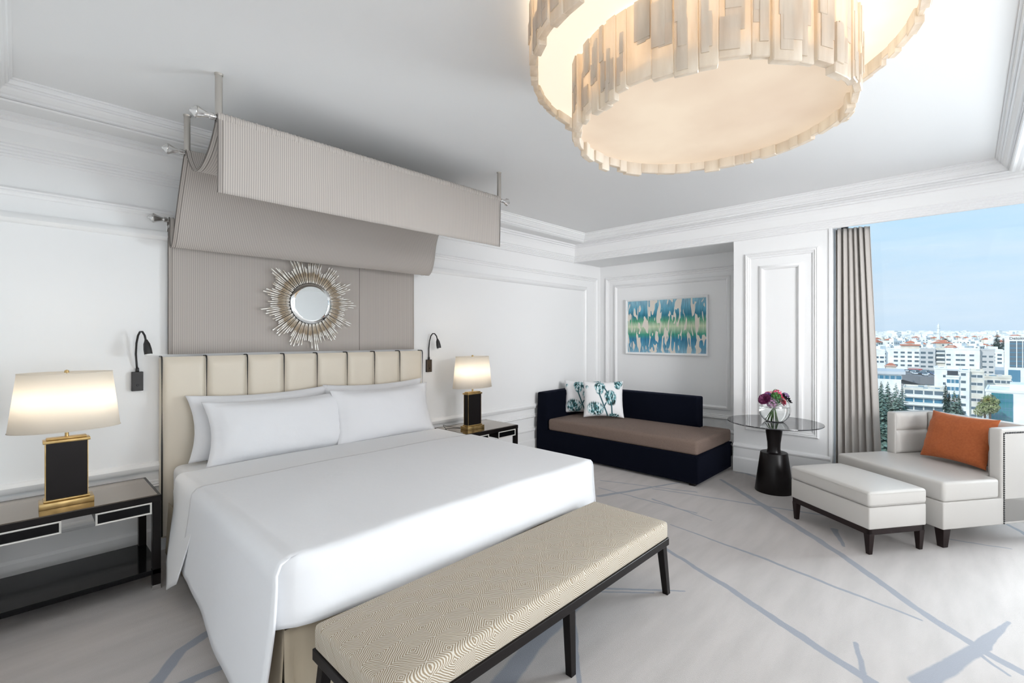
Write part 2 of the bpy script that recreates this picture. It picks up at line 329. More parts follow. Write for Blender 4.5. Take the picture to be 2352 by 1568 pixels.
def lathe(bm, prof, n=32, axis='Z', o=(0, 0, 0), ex=1, ey=1):
    rings = []
    for r, z in prof:
        ring = []
        for k in range(n):
            a = 2*PI*k/n; c = (r*ex*math.cos(a), r*ey*math.sin(a), z)
            if axis == 'X': c = (z, c[0], c[1])
            ring.append(bm.verts.new(Vector(c)+Vector(o)))
        rings.append(ring)
    for q, w in zip(rings, rings[1:]):
        for k in range(n): bm.faces.new((q[k], q[(k+1) % n], w[(k+1) % n], w[k]))
    if prof[0][0] > 1e-4: bm.faces.new(rings[0][::-1])
    if prof[-1][0] > 1e-4: bm.faces.new(rings[-1])
    bmesh.ops.remove_doubles(bm, verts=bm.verts, dist=1e-5)
def sweep_rect(bm, c, ux, uy, un, a0, a1, b0, b1, prof):
    """mitred rectangular frame; prof: list of (inward offset, height along un)"""
    rings = []
    for off, hgt in prof:
        pts = [(a0+off, b0+off), (a1-off, b0+off), (a1-off, b1-off), (a0+off, b1-off)]
        rings.append([bm.verts.new(Vector(c)+Vector(ux)*a+Vector(uy)*b+Vector(un)*hgt) for a, b in pts])
    for q, w in zip(rings, rings[1:]):
        for k in range(4): bm.faces.new((q[k], q[(k+1) % 4], w[(k+1) % 4], w[k]))
def extrude_path(bm, prof, p0, p1):
    """profile points (list of Vector) from p0 offset to p1 offset"""
    A = [bm.verts.new(Vector(p0)+Vector(p)) for p in prof]; B = [bm.verts.new(Vector(p1)+Vector(p)) for p in prof]
    for i in range(len(prof)-1): bm.faces.new((A[i], A[i+1], B[i+1], B[i]))
def grid(bm, fn, nu, nv, closed_u=False):
    V = [[bm.verts.new(fn(i/nu, j/nv)) for j in range(nv+1)] for i in range(nu if closed_u else nu+1)]
    R = len(V)
    for i in range(nu if closed_u else nu):
        for j in range(nv): bm.faces.new((V[i][j], V[(i+1) % R][j], V[(i+1) % R][j+1], V[i][j+1]))
    return V
def soft_box(bm, x0, x1, y0, y1, z0, z1, r=.03, crown=.0, n=14, seam=True):
    """upholstered cushion: rounded box with a domed top"""
    box(bm, x0, x1, y0, y1, z0, z1, r, 4)
    bmesh.ops.subdivide_edges(bm, edges=[e for e in bm.edges if e.calc_length() > .12], cuts=n, use_grid_fill=True)
    cx, cy, hx, hy = (x0+x1)/2, (y0+y1)/2, (x1-x0)/2, (y1-y0)/2
    for v in bm.verts:
        u, w = (v.co.x-cx)/hx, (v.co.y-cy)/hy; t = (v.co.z-z0)/(z1-z0)
        v.co.z += crown*t*max(0, (1-u**4))*max(0, (1-w**4))
def pillow(name, w, h, t, m, sag=.05, wr=.004, seed=0, flange=0, parent=None, low=1.0):
    bm = BM(); n = 26
    def f(s):
        def g(u, v):
            a, b = 2*u-1, 2*v-1
            px = a*w/2*(1-sag*(1-abs(b)**2)*.9*abs(a)**3); pz = b*h/2*(1-sag*1.3*(1-abs(a)**2)*abs(b)**3*(low if b < 0 else 1))
            k = 1-flange; aa, bb = min(1, abs(a)/k), min(1, abs(b)/k)
            th = t/2*(max(0, 1-aa**3.0)**.6)*(max(0, 1-bb**3.0)**.6)
            wv = noise.noise(Vector((px*7+seed, pz*7, s*3)))*wr*1.5 + noise.noise(Vector((px*18, pz*18+seed, 0)))*wr
            rad = math.sin(math.atan2(b, a)*22+seed)*wr*min(1, (abs(a)**6+abs(b)**6))
            return Vector((px, s*(th + .003) + wv*min(1, th*30)*s + rad*.6, pz))
        return g
    grid(bm, f(1), n, n); grid(bm, f(-1), n, n)
    bmesh.ops.remove_doubles(bm, verts=bm.verts, dist=.0005)
    # close rim
    be = [e for e in bm.edges if e.is_boundary]
    if be:
        try: bmesh.ops.bridge_loops(bm, edges=be)
        except Exception: pass
    return obj(name, bm, m, parent, smooth=True)
def place(o, loc, rx=0, ry=0, rz=0):
    o.location = loc; o.rotation_euler = (rx, ry, rz); return o
def struct(o): o['kind'] = 'structure'; return o

# ------------------------------------------------------------------ room shell
XL, YA, XB, XN, YF = -.47, 4.40, 5.97, 6.70, -3.20      # left wall, headboard wall, window-wall plane, niche back, wall behind camera
YP0, YP1 = 1.045, 2.03                                   # pilaster between window and niche
ZC, ZS, ZH = 3.11, 3.005, 2.755                          # tray, lower ceiling, header underside
TX0, TX1, TY0, TY1 = -.02, 5.70, -.17, 4.0
bm = BM(); box(bm, XL-.1, 7.0, YF-.1, YA+.1, -.2, 0); struct(obj('floor', bm, 'carpet'))
bm = BM(); box(bm, XL-.1, XN+.1, YA, YA+.12, 0, 3.4); struct(obj('wall_back', bm, 'wall_paint'))
bm = BM(); box(bm, XL-.12, XL, YF-.1, YA, 0, 3.4); struct(obj('wall_left', bm, 'wall_paint'))
bm = BM(); box(bm, XL, 7.0, YF-.12, YF, 0, 3.4); struct(obj('wall_front', bm, 'wall_paint'))
bm = BM(); box(bm, XN, XN+.12, YP1, YA, 0, 3.4); box(bm, XB, XN+.12, YP0, YP1, 0, 3.4)
box(bm, XB, XN+.12, YP1, YA, ZH, 3.4); box(bm, XB, XB+.02, YF, YP0, ZH, 3.4); box(bm, XB+.02, XN+.12, YF, YP0, ZH+.20, 3.4)
box(bm, XB, XN+.12, YF, -2.75, 0, ZH); struct(obj('wall_right', bm, 'wall_paint'))
bm = BM()
box(bm, TX0-.09, TX1+.09, TY0-.09, TY1+.09, ZC, 3.4)
o0, o1 = TX0-.085, TX1+.17; q0, q1 = TY0-.085, TY1+.085
box(bm, XL, o0, YF, YA, ZS, 3.38); box(bm, TX1+.085, XB, YF, YA, ZS, 3.38)
box(bm, o0, TX1+.085, q1, YA, ZS, 3.38); box(bm, o0, TX1+.085, YF, q0, ZS, 3.38)
struct(obj('ceiling', bm, 'ceiling_paint'))
# tray moulding (stepped fascia around the raised field)
bm = BM()
pr_ = [(-.083, -.106), (-.083, -.098), (-.075, -.098), (-.075, -.085), (-.06, -.08), (-.045, -.062), (-.04, -.05), (-.03, -.048), (-.03, -.036), (-.018, -.034), (-.012, -.02), (-.012, -.012), (0, -.010), (0, 0)]
sweep_rect(bm, (0, 0, ZC), (1, 0, 0), (0, 1, 0), (0, 0, 1), TX0, TX1, TY0, TY1, pr_)
pr2 = [(-.16, -.105), (-.157, -.110), (-.145, -.114), (-.12, -.113), (-.10, -.118), (-.090, -.116), (-.083, -.110), (-.083, -.104)]
sweep_rect(bm, (0, 0, ZC), (1, 0, 0), (0, 1, 0), (0, 0, 1), TX0, TX1, TY0, TY1, pr2)
struct(obj('trim_1', bm, 'trim_paint'))
# wall cornice: reeded foot, plain frieze, small bead under the lower ceiling
bm = BM()
cor = [(0, ZH-.01)]
for k in range(4): cor += [(.012+.006*k, ZH-.006+.02*k), (.018+.006*k, ZH+.002+.02*k), (.014+.006*k, ZH+.012+.02*k)]
cor += [(.045, ZH+.085), (.05, ZH+.16), (.062, ZH+.20), (.080, ZH+.205), (.080, ZH+.222), (.10, ZH+.228), (.10, ZH+.25)]
sweep_rect(bm, (0, 0, 0), (1, 0, 0), (0, 1, 0), (0, 0, 1), XL, XB, YF, YA, cor)
struct(obj('trim_2', bm, 'trim_paint'))
# back panel of the niche gets its own small frames; raised panel mouldings
M1 = [(0, 0), (0, .012), (.012, .022), (.020, .016), (.026, .020), (.034, .012), (.046, .010), (.05, .004), (.05, 0)]
M2 = [(0, 0), (0, .010), (.010, .018), (.028, .024), (.040, .016), (.046, .006), (.046, 0)]
def frame(c, ux, uy, un, a0, a1, b0, b1, prof, k=1.0):
    bm = BM(); sweep_rect(bm, c, ux, uy, un, a0, a1, b0, b1, [(p*k, q*k) for p, q in prof]); return bm
TN = [2]
def trim(bm): TN[0] += 1; return struct(obj('trim_%d' % TN[0], bm, 'trim_paint', smooth='angle'))
A_ = ((0, YA, 0), (1, 0, 0), (0, 0, 1), (0, -1, 0))
trim(frame(*A_, -.36, 6.60, .475, 2.56, M1, 1.15)); trim(frame(*A_, -.20, 6.30, .60, 2.40, M2, 1.5))
N_ = ((XN, 0, 0), (0, 1, 0), (0, 0, 1), (-1, 0, 0))
trim(frame(*N_, 2.14, 4.29, .475, 2.565, M1, 1.2)); trim(frame(*N_, 2.32, 4.13, .60, 2.44, M2, 1.2))
P_ = ((XB, 0, 0), (0, 1, 0), (0, 0, 1), (-1, 0, 0))
trim(frame(*P_, 1.15, 1.90, .505, 2.575, M1, 1.25)); trim(frame(*P_, 1.305, 1.745, .66, 2.425, M2, 1.15))
L_ = ((XL, 0, 0), (0, 1, 0), (0, 0, 1), (1, 0, 0))
trim(frame(*L_, -3.0, -.3, .60, 2.40, M2)); trim(frame(*L_, .1, 3.1, .60, 2.40, M2))
R_ = ((0, YF, 0), (1, 0, 0), (0, 0, 1), (0, 1, 0))
for a, b in ((-.2, 1.2), (1.5, 2.9), (3.2, 4.6)): trim(frame(*R_, a, b, .60, 2.40, M2, 1.6))
# baseboards
def base(name, segs):
    bm = BM()
    for p0, p1, n in segs:
        n = Vector(n); pf = [n*.03, n*.03+Vector((0, 0, .16)), n*.022+Vector((0, 0, .175)), n*.018+Vector((0, 0, .18)), n*.016+Vector((0, 0, .285)), n*.03+Vector((0, 0, .295)), n*.034+Vector((0, 0, .31)), n*.024+Vector((0, 0, .325)), n*.010+Vector((0, 0, .332)), Vector((0, 0, .34))]
        extrude_path(bm, pf, p0, p1)
    struct(obj(name, bm, 'trim_paint'))
base('baseboard_back', [((XL, YA, 0), (XN, YA, 0), (0, -1, 0))])
base('baseboard_left', [((XL, YF, 0), (XL, YA, 0), (1, 0, 0))])
base('baseboard_front', [((XL, YF, 0), (XB, YF, 0), (0, 1, 0))])
base('baseboard_right', [((XN, YP1, 0), (XN, YA, 0), (-1, 0, 0)), ((XB, YP0, 0), (XB, YP1, 0), (-1, 0, 0)), ((XB, YP1, 0), (XN, YP1, 0), (0, 1, 0))])
# window: opening with a slim architrave, low sill, black frame and panes
bm = BM(); box(bm, XB-.012, XB+.02, YP0-.012, YP0+.018, 0, ZH+.012, .004); box(bm, XB-.012, XB+.02, -2.75, YP0+.018, ZH-.006, ZH+.016, .004)
TN[0] += 1; struct(obj('trim_%d' % TN[0], bm, 'trim_paint'))
W = bpy.data.objects.new('window_1', None); COL.objects.link(W); W['kind'] = 'structure'; W.location = (6.58, 0, 0)
bm = BM(); box(bm, -.12, .22, -2.75, YP0, 0, .27, .004); obj('window_sill', bm, 'trim_paint', W)
bm = BM(); box(bm, -.03, .03, -2.75, YP0, .27, .345); box(bm, -.03, .03, -2.75, YP0, ZH+.16, ZH+.20)
for y in (-2.72, YP0-.03): box(bm, -.03, .03, y-.03, y+.03, .345, ZH+.17)
obj('window_frame', bm, 'window_black', W)
for y in (-.86,):
    bm = BM(); box(bm, -.03, .03, y-.025, y+.025, .345, ZH+.17); obj('mullion', bm, 'window_black', W)
for a, b in ((-2.69, -.885), (-.835, YP0-.06)):
    bm = BM(); box(bm, -.004, .004, a, b, .345, ZH+.16); obj('pane', bm, 'window_glass', W)

# ------------------------------------------------------------------ chandelier
def chandelier():
    C0 = (2.20, .887)
    t = thing('chandelier', 'two-tier round chandelier of rough translucent stone slabs with glowing discs on the ceiling', 'chandelier', (C0[0], C0[1], ZC))
    rnd = random.Random(3)
    protos = []
    def slab(w, h, d, k):
        r = random.Random(k); bm = BM()
        box(bm, -w/2, w/2, -d/2, d/2, 0, h, .003, 1)
        for _ in range(3):       # raised split flakes on the outer face
            ww = w*r.uniform(.3, .7); x = r.uniform(-w/2+ww/2, w/2-ww/2); z0 = r.uniform(0, h*.6); z1 = z0+r.uniform(.25, .6)*h
            box(bm, x-ww/2, x+ww/2, d/2-.002, d/2+r.uniform(.002, .007), z0, min(z1, h))
        for v in bm.verts: v.co.x += noise.noise(v.co*30+Vector((k, 0, 0)))*.002
        return bm
    def tier(R, zb, zt, wm):
        a = 0
        while a < 2*PI-.02:
            w = rnd.choice((.6, .8, 1.0, 1.0, 1.3))*wm; da = w/R
            if a+da > 2*PI: da = 2*PI-a; w = da*R
            drop = rnd.choice((0, 0, .010, .016, .026, -.010)); d = rnd.choice((.022, .028, .034)); rr = R-.015+rnd.uniform(-.008, .008)
            bm = slab(w*.985, zt-zb+drop, d, rnd.randint(0, 9999)); am = a+da/2
            o = obj('slab', bm, 'selenite', t); o.location = (rr*math.cos(am), rr*math.sin(am), zb-drop-ZC); o.rotation_euler = (0, 0, am-PI/2)
            a += da
    tier(.80, 2.838, 3.085, .088); tier(.59, 2.556, 2.862, .082)
    bm = BM(); lathe(bm, [(0, 2.872-ZC), (.782, 2.872-ZC), (.782, 2.880-ZC), (0, 2.880-ZC)], 64); obj('upper_diffuser', bm, 'alabaster_upper', t)
    bm = BM(); lathe(bm, [(0, 2.606-ZC), (.572, 2.606-ZC), (.572, 2.616-ZC), (0, 2.616-ZC)], 64); obj('lower_diffuser', bm, 'alabaster_light', t, label='round glowing disc of mottled alabaster')
    bm = BM(); lathe(bm, [(0, -.05), (.35, -.05), (.36, 0), (0, 0)], 32); obj('ceiling_plate', bm, 'chrome', t)
    for nm, z, r, w in (('light', 2.74, .25, 5.5*CHAND_E), ('light', 2.97, .40, 8*CHAND_E)):
        for k in range(3):
            d = bpy.data.lights.new('bulb', 'POINT'); d.energy = w; d.color = (1, .80, .56); d.shadow_soft_size = .06
            o = bpy.data.objects.new('bulb_light', d); COL.objects.link(o); a = k*2*PI/3+.5; o.location = (C0[0]+r*math.cos(a), C0[1]+r*math.sin(a), z)
chandelier()

# ------------------------------------------------------------------ canopy rods and drape
def finial(parent, x, s):       # s: direction along X
    bm = BM()
    prof = [(.017, 0), (.019, .003), (.019, .021), (.015, .024), (.014, .034), (.021, .058), (.033, .082), (.033, .085)]
    rings = []; n = 20
    for r, z in prof:
        rings.append([bm.verts.new((x+s*z, (r*(1 + (.10 if (k % 2 and z > .03) else 0)))*math.cos(2*PI*k/n), (r*(1 + (.10 if (k % 2 and z > .03) else 0)))*math.sin(2*PI*k/n))) for k in range(n)])
    for q, w in zip(rings, rings[1:]):
        for k in range(n): bm.faces.new((q[k], q[(k+1) % n], w[(k+1) % n], w[k]))
    bm.faces.new(rings[-1]); bm.faces.new(rings[0])
    f = obj('finial', bm, 'chrome', parent, smooth='angle')
    bm = BM(); lathe(bm, [(.033, 0), (.027, .010), (.016, .021), (.011, .024), (.010, .031), (0, .035)], 16, 'X')
    for v in bm.verts: v.co.x *= s
    c = obj('glass_knob', bm, 'chrome', f, smooth=True); c.location = (x+s*.085, 0, 0)
def rod(y, z, label, posts, x0=.775, x1=3.075):
    t = thing('canopy_rod', label, 'curtain rod', (0, y, z), group='rods carrying the bed canopy')
    bm = BM(); tube(bm, [(x0, 0, 0), (x1, 0, 0)], .013, 12); obj('rod', bm, 'chrome', t, smooth='angle')
    finial(t, x0, -1); finial(t, x1, 1)
    for x in (.80, 3.06):
        if posts:
            bm = BM(); tube(bm, [(x, 0, .012), (x, 0, ZC-z)], .019, 20); lathe(bm, [(.021, ZC-z-.01), (.023, ZC-z)], 20, o=(x, 0, 0)); obj('post', bm, 'nickel', t, smooth='angle')
        else:
            bm = BM(); box(bm, x-.012, x+.012, -.01, YA-y, -.055, -.03, .003); box(bm, x-.015, x+.015, YA-y-.012, YA-y, -.08, 0, .003); obj('wall_bracket', bm, 'chrome', t)
rod(3.10, 2.857, 'brushed steel rod on ceiling posts at the front of the bed canopy', True)
rod(3.834, 2.852, 'brushed steel rod on ceiling posts at the middle of the bed canopy', True)
rod(4.325, 2.478, 'short-bracketed steel rod on the wall behind the bed canopy', False)
def drape():
    t = thing('bed_canopy', 'taupe pinstriped fabric canopy looped over three rods above the bed', 'canopy', (0, 0, 0))
    ctl = [(3.083, 2.425), (3.078, 2.60), (3.076, 2.80), (3.084, 2.868), (3.10, 2.876), (3.117, 2.868), (3.15, 2.815), (3.24, 2.74), (3.34, 2.69), (3.45, 2.662), (3.56, 2.664), (3.66, 2.705),
           (3.76, 2.79), (3.808, 2.855), (3.834, 2.871), (3.860, 2.856), (3.90, 2.80), (3.975, 2.69), (4.07, 2.55), (4.155, 2.41), (4.215, 2.315), (4.248, 2.282), (4.275, 2.270), (4.300, 2.285), (4.313, 2.35), (4.306, 2.44), (4.306, 2.48), (4.325, 2.497), (4.345, 2.48), (4.362, 2.40), (4.366, 2.1), (4.366, 1.47)]
    # dense Catmull-Rom sampling
    P = [Vector((0, *c)) for c in ctl]; out = []
    for i in range(len(P)-1):
        a, b, c, d = P[max(i-1, 0)], P[i], P[i+1], P[min(i+2, len(P)-1)]
        for s in range(4):
            u = s/4; out.append(.5*((2*b)+(c-a)*u+(2*a-5*b+4*c-d)*u*u+(3*b-a-3*c+d)*u**3))
    out.append(P[-1])
    nx = 60; bm = BM(); L = len(out)
    def f(u, v):
        k = round(v*(L-1)); p = out[k]; x = .788+u*(2.262-(.05 if k > L-18 else 0))
        w = .004*noise.noise(Vector((x*3, p.y*4, p.z*4)))
        roll = max(0, 1-abs(p.z-2.30)/.40)*(1 if (60 < k < 112) else 0); roll = roll*roll*(3-2*roll)
        y = p.y-abs(w) if k > 4 else p.y+w
        return Vector((x, y-roll*.11*u, p.z+(w if p.z < 2.84 else 0)-roll*.012*u))
    grid(bm, f, nx, L-1); c = obj('fabric', bm, 'canopy_stripe', t, smooth=True)
    md = c.modifiers.new('s', 'SOLIDIFY'); md.thickness = .003; md.offset = 0
    # gathered rod pockets
    for y, z, r in ((3.10, 2.857, .030), (3.834, 2.852, .024)):
        bm = BM(); rnd = random.Random(int(y*10)); n = 14; rings = []
        xs = [.788+i*2.262/300 for i in range(301)]
        for i, x in enumerate(xs):
            rr = r+.0028*math.sin(i*2.1)+.0015*rnd.uniform(-1, 1)
            rings.append([bm.verts.new((x, y+rr*math.cos(2*PI*k/n), z+rr*math.sin(2*PI*k/n))) for k in range(n)])
        for q, w in zip(rings, rings[1:]):
            for k in range(n): bm.faces.new((q[k], q[(k+1) % n], w[(k+1) % n], w[k]))
        obj('rod_pocket', bm, 'canopy_stripe', t, smooth=True)
    # hems: double-stitched border on both sides and a panel seam
    def strip(name, x0, x1, m, a=0, b=None, off=.0035):
        bm = BM(); seq = out[a:b]
        up = []
        for i, p in enumerate(seq):
            q0, q1 = seq[max(i-1, 0)], seq[min(i+1, len(seq)-1)]; tn = (q1-q0).normalized(); nn = Vector((0, tn.z, -tn.y)) if tn.length else Vector((0, 0, 1))
            up.append((p, nn))
        for s in (1, -1):
            A = [bm.verts.new((x0, p.y+s*n_.y*off, p.z+s*n_.z*off)) for p, n_ in up]; B = [bm.verts.new((x1, p.y+s*n_.y*off, p.z+s*n_.z*off)) for p, n_ in up]
            for i in range(len(A)-1): bm.faces.new((A[i], A[i+1], B[i+1], B[i]))
        obj(name, bm, m, t, smooth=True)
    strip('side_hem', .7875, .791, 'seam_dark', off=.0045); strip('side_hem', .812, .8145, 'seam_dark', off=.0045); strip('side_hem', 3.046, 3.050, 'seam_dark', 0, L-22, off=.0045)
    strip('panel_seam', 2.352, 2.356, 'seam_dark', 40, None, off=.0045)
drape()

# ------------------------------------------------------------------ sunburst mirror
def sunburst():
    t = thing('sunburst_mirror', 'round mirror in a sunburst of mother-of-pearl sticks on the canopy fabric', 'mirror', (1.845, 4.345, 1.905))
    bm = BM(); lathe(bm, [(0, -.02), (.20, -.02), (.205, 0), (.20, .012), (0, .012)], 48)
    for v in bm.verts: v.co = Vector((v.co.x, v.co.z, v.co.y))
    obj('backing', bm, 'black_wood', t)
    rnd = random.Random(11); meshes = []
    for ln in range(5):
        bm = BM(); L = .16+.035*ln; box(bm, -.0046, .0046, -.006, .006, 0, L, .001, 1)
        me = bpy.data.meshes.new('ray'); bm.to_mesh(me); bm.free(); me.materials.append(M['pearl']); meshes.append((L, me))
    n = 116
    for i in range(n):
        a = 2*PI*i/n+rnd.uniform(-.008, .008); env = .5+.5*math.sin(a*13+rnd.uniform(-.4, .4))
        L = .125+.08*env+rnd.uniform(0, .065); r0 = .172
        l0, me = min(meshes, key=lambda q: abs(q[0]-L)); o = bpy.data.objects.new('ray', me); COL.objects.link(o); o.parent = t
        o.location = (r0*math.sin(a), -.022-.009*(i % 3), r0*math.cos(a)); o.rotation_euler = (0, a, 0); o.scale = (1, 1, L/l0)
    bm = BM(); lathe(bm, [(.150, .064), (.176, .058), (.184, .054), (.184, .04), (.15, .04)], 64)
    for v in bm.verts: v.co = Vector((v.co.x, -v.co.z, v.co.y))
    obj('bevelled_rim', bm, 'mirror_glass', t, smooth='angle')
    bm = BM(); lathe(bm, [(0, .0645), (.152, .0645), (.152, .04), (0, .04)], 64)
    for v in bm.verts: v.co = Vector((v.co.x, -v.co.z, v.co.y))
    obj('mirror_plate', bm, 'mirror_glass', t)
    bm = BM(); lathe(bm, [(.180, .052), (.187, .052), (.187, .03), (.180, .03)], 64)
    for v in bm.verts: v.co = Vector((v.co.x, -v.co.z, v.co.y))
    obj('dark_edge', bm, 'black_rim', t)
sunburst()

# ------------------------------------------------------------------ headboard and bed
def headboard():
    t = thing('headboard', 'tall cream leather headboard of eight vertical panels with black piping', 'headboard', (1.9055, 4.40, 0))
    X0, X1, ZT = .735, 3.076, 1.452; w = (X1-X0)/8
    bm = BM(); box(bm, X0-1.9055, X1-1.9055, -.075, -.005, .10, ZT-.005, .012, 3); obj('board', bm, 'leather_cream', t)
    for i in range(8):
        a, b = X0+i*w+.004-1.9055, X0+(i+1)*w-.004-1.9055; bm = BM()
        def f(u, v, a=a, b=b):
            z = .12+v*(ZT-.12); e = min(u, 1-u)*w; ez = (1-v)*(ZT-.12)
            d = .075+.027*(1-math.exp(-e/.018))*(1-math.exp(-ez/.02))+.006*math.sin(PI*u)
            return Vector((a+u*(b-a), -d, z))
        grid(bm, f, 14, 40)
        vs = [v for v in bm.verts]
        obj('panel', bm, 'leather_cream', t, smooth=True)
    for i in range(9):
        x = X0+i*w-1.9055; x = x+.006 if i == 0 else x-.006 if i == 8 else x
        bm = BM(); tube(bm, [(x, -.092, .12), (x, -.095, .8), (x, -.094, ZT-.02), (x, -.086, ZT+.002), (x, -.07, ZT+.004), (x, -.01, ZT+.003)], .0052, 8); obj('piping', bm, 'black_piping', t, smooth=True)
headboard()
def bed():
    t = thing('bed', 'king bed base with tan pleated skirt and white fitted mattress against the headboard', 'bed', (1.88, 3.15, 0))
    ox, oy = -1.88, -3.15
    bm = BM(); soft_box(bm, .80+ox, 2.96+ox, 2.09+oy, 4.29+oy, .36, .645, .05, .0, 6); obj('mattress', bm, 'sheet_white', t, smooth=True)
    bm = BM(); soft_box(bm, .785+ox, 2.975+ox, 2.07+oy, 4.29+oy, .10, .37, .045, 0, 4); obj('box_spring', bm, 'skirt_tan', t, smooth=True)
    # skirt with box pleats, left / foot / right
    def skirt(p0, p1, nrm, pleats):
        bm = BM(); p0, p1, nrm = Vector(p0), Vector(p1), Vector(nrm); L = (p1-p0).length
        def f(u, v):
            s = u*L; dd = min([abs(s-q) for q in pleats] or [9]); ins = -.045*max(0, 1-dd/.03)*(.25+.75*(1-v))
            fl = .02*(1-v)+.004*math.sin(s*9)
            p = p0.lerp(p1, u)+nrm*(ins+fl); return Vector((p.x, p.y, .012+v*.36))
        grid(bm, f, 90, 6); o = obj('skirt', bm, 'skirt_tan', t, smooth=True); md = o.modifiers.new('s', 'SOLIDIFY'); md.thickness = .004
    skirt((.775+ox, 4.27+oy, 0), (.775+ox, 2.062+oy, 0), (-1, 0, 0), (.75, 1.30))
    skirt((.770+ox, 2.06+oy, 0), (2.99+ox, 2.06+oy, 0), (0, -1, 0), (.05, .75, 1.5, 2.17))
    skirt((2.985+ox, 2.062+oy, 0), (2.985+ox, 4.27+oy, 0), (1, 0, 0), (.75, 1.5))
    for x in (.9, 2.86):
        for y in (2.2, 4.15):
            bm = BM(); box(bm, x-.03+ox, x+.03+ox, y-.03+oy, y+.03+oy, 0, .11, .004); obj('leg', bm, 'black_wood', t)
bed()
def drapecloth(name, label, x0, x1, y0, y1, zt, left_drop, right_drop, foot_drop, m, rad=.05, flare=.10, th=.008, hem_wave=.012, seed=0):
    """cloth lying over the mattress with left, right and foot flaps"""
    bm = BM(); nt_, nf = 60, 16
    def side(s, drop, y):      # s 0..1 down the flap; returns (outward, z)
        q = s*(drop)
        arc = rad*PI/2
        if q < arc: a = q/rad; return rad*math.sin(a), zt-rad*(1-math.cos(a))
        d = q-arc; return rad+flare*(d/max(drop, .01))**1.3*drop, zt-rad-d
    # column parameterisation across X
    cols = []
    for i in range(nf, 0, -1): cols.append(('L', i/nf))
    for i in range(nt_+1): cols.append(('T', i/nt_))
    for i in range(1, nf+1): cols.append(('R', i/nf))
    rows = 64
    def pt(c, v):
        y = y0+v*(y1-y0); k, s = c
        if k == 'T':
            x = x0+rad+s*(x1-x0-2*rad); z = zt+.010*math.sin(PI*s)+.004*noise.noise(Vector((x*2.2, y*2.2, seed)))
            return Vector((x, y, z))
        drop = (left_drop(y) if k == 'L' else right_drop(y)); o_, z = side(s, drop, y)
        w = hem_wave*s*math.sin(y*5.3+seed)+.008*s*noise.noise(Vector((y*4, s, seed)))
        x = (x0+rad-o_-w) if k == 'L' else (x1-rad+o_+w)
        return Vector((x, y, z))
    V = [[bm.verts.new(pt(c, j/rows)) for j in range(rows+1)] for c in cols]
    for i in range(len(cols)-1):
        for j in range(rows): bm.faces.new((V[i][j], V[i+1][j], V[i+1][j+1], V[i][j+1]))
    if foot_drop:
        T = [V[nf+i][0] for i in range(nt_+1)]; prev = T
        dl, dr_ = left_drop(y0), right_drop(y0)
        for k in range(1, nf+1):
            s = k/nf; cur = []
            for i in range(nt_+1):
                u = i/nt_; dr = foot_drop*(1-.05*math.cos(u*9)); o_, z = side(s, dr, 0)
                # near a corner the flap curves back to meet the side flap at the same height
                el, er = math.exp(-(T[i].co.x-T[0].co.x)/.035), math.exp(-(T[-1].co.x-T[i].co.x)/.035)
                ol, orr = side(min(1, s*dr/dl), dl, y0)[0], side(min(1, s*dr/dr_), dr_, y0)[0]
                x = T[i].co.x-el*ol*.97+er*orr*.97; y = y0-o_*.75*(1-el-er)-.006*noise.noise(Vector((x*3, s*2, seed)))+.012*(el+er)
                cur.append(bm.verts.new((x, y, z+(T[i].co.z-zt)*(1-s))))
            for i in range(nt_): bm.faces.new((prev[i], prev[i+1], cur[i+1], cur[i]))
            prev = cur
        for c_ in range(nf):       # the side flap's front edge hangs slightly proud of the foot flap
            s = 1-c_/nf; V[c_][0].co.y -= .035*min(1, s*2.2); V[c_][1].co.y -= .012*min(1, s*2.2)
    o = obj(name, bm, m, None, smooth=True); md = o.modifiers.new('s', 'SOLIDIFY'); md.thickness = th; md.offset = 1
    return o
def lerpdrop(pts):
    def f(y):
        for (a, b), (c, d) in zip(pts, pts[1:]):
            if y <= c: u = max(0, min(1, (y-a)/(c-a))); return b+(d-b)*u
        return pts[-1][1]
    return f
# top sheet folded back below the pillows, and the duvet
o = drapecloth('top_sheet', '', .745, 3.02, 3.30, 3.90, .662, lerpdrop([(3.30, .52), (3.45, .60), (3.62, .50), (3.80, .22), (3.9, .14)]), lerpdrop([(3.2, .5), (3.9, .3)]), 0, 'sheet_white', .05, .24, .006, .006, 3)
tag(o, 'white top sheet folded back in a band between pillows and duvet', 'sheet')
o = drapecloth('duvet', '', .738, 3.01, 2.045, 3.40, .672, lerpdrop([(2.0, .66), (2.35, .62), (3.30, .50), (3.42, .46)]), lerpdrop([(2.0, .42), (3.5, .42)]), .315, 'linen_white', .055, .15, .014, .010, 1)
tag(o, 'smooth white duvet spread over the bed and hanging to the left side', 'duvet')

def bedpillow(x, y, z, w, h, tilt, rz, label, seed, nm='bed_pillow', t=.17):
    o = pillow(nm, w, h, t, 'linen_white', .10, .004, seed, .07, None, .1)
    place(o, (x, y, z), math.radians(tilt), 0, math.radians(rz)); tag(o, label, 'pillow', 'white bed pillows'); return o
bedpillow(1.42, 4.185, .915, 1.10, .50, -10, 0, 'white pillow leaning on the headboard, behind the left front pillow', 1, t=.12)
bedpillow(2.46, 4.185, .92, 1.08, .50, -10, 0, 'white pillow leaning on the headboard, behind the right front pillow', 2, t=.12)
bedpillow(1.50, 4.02, .882, 1.12, .49, -15, -1.5, 'large white pillow in front, on the left half of the bed', 3)
bedpillow(2.43, 3.99, .892, 1.06, .50, -16, 1.5, 'large white pillow in front, on the right half of the bed', 4)

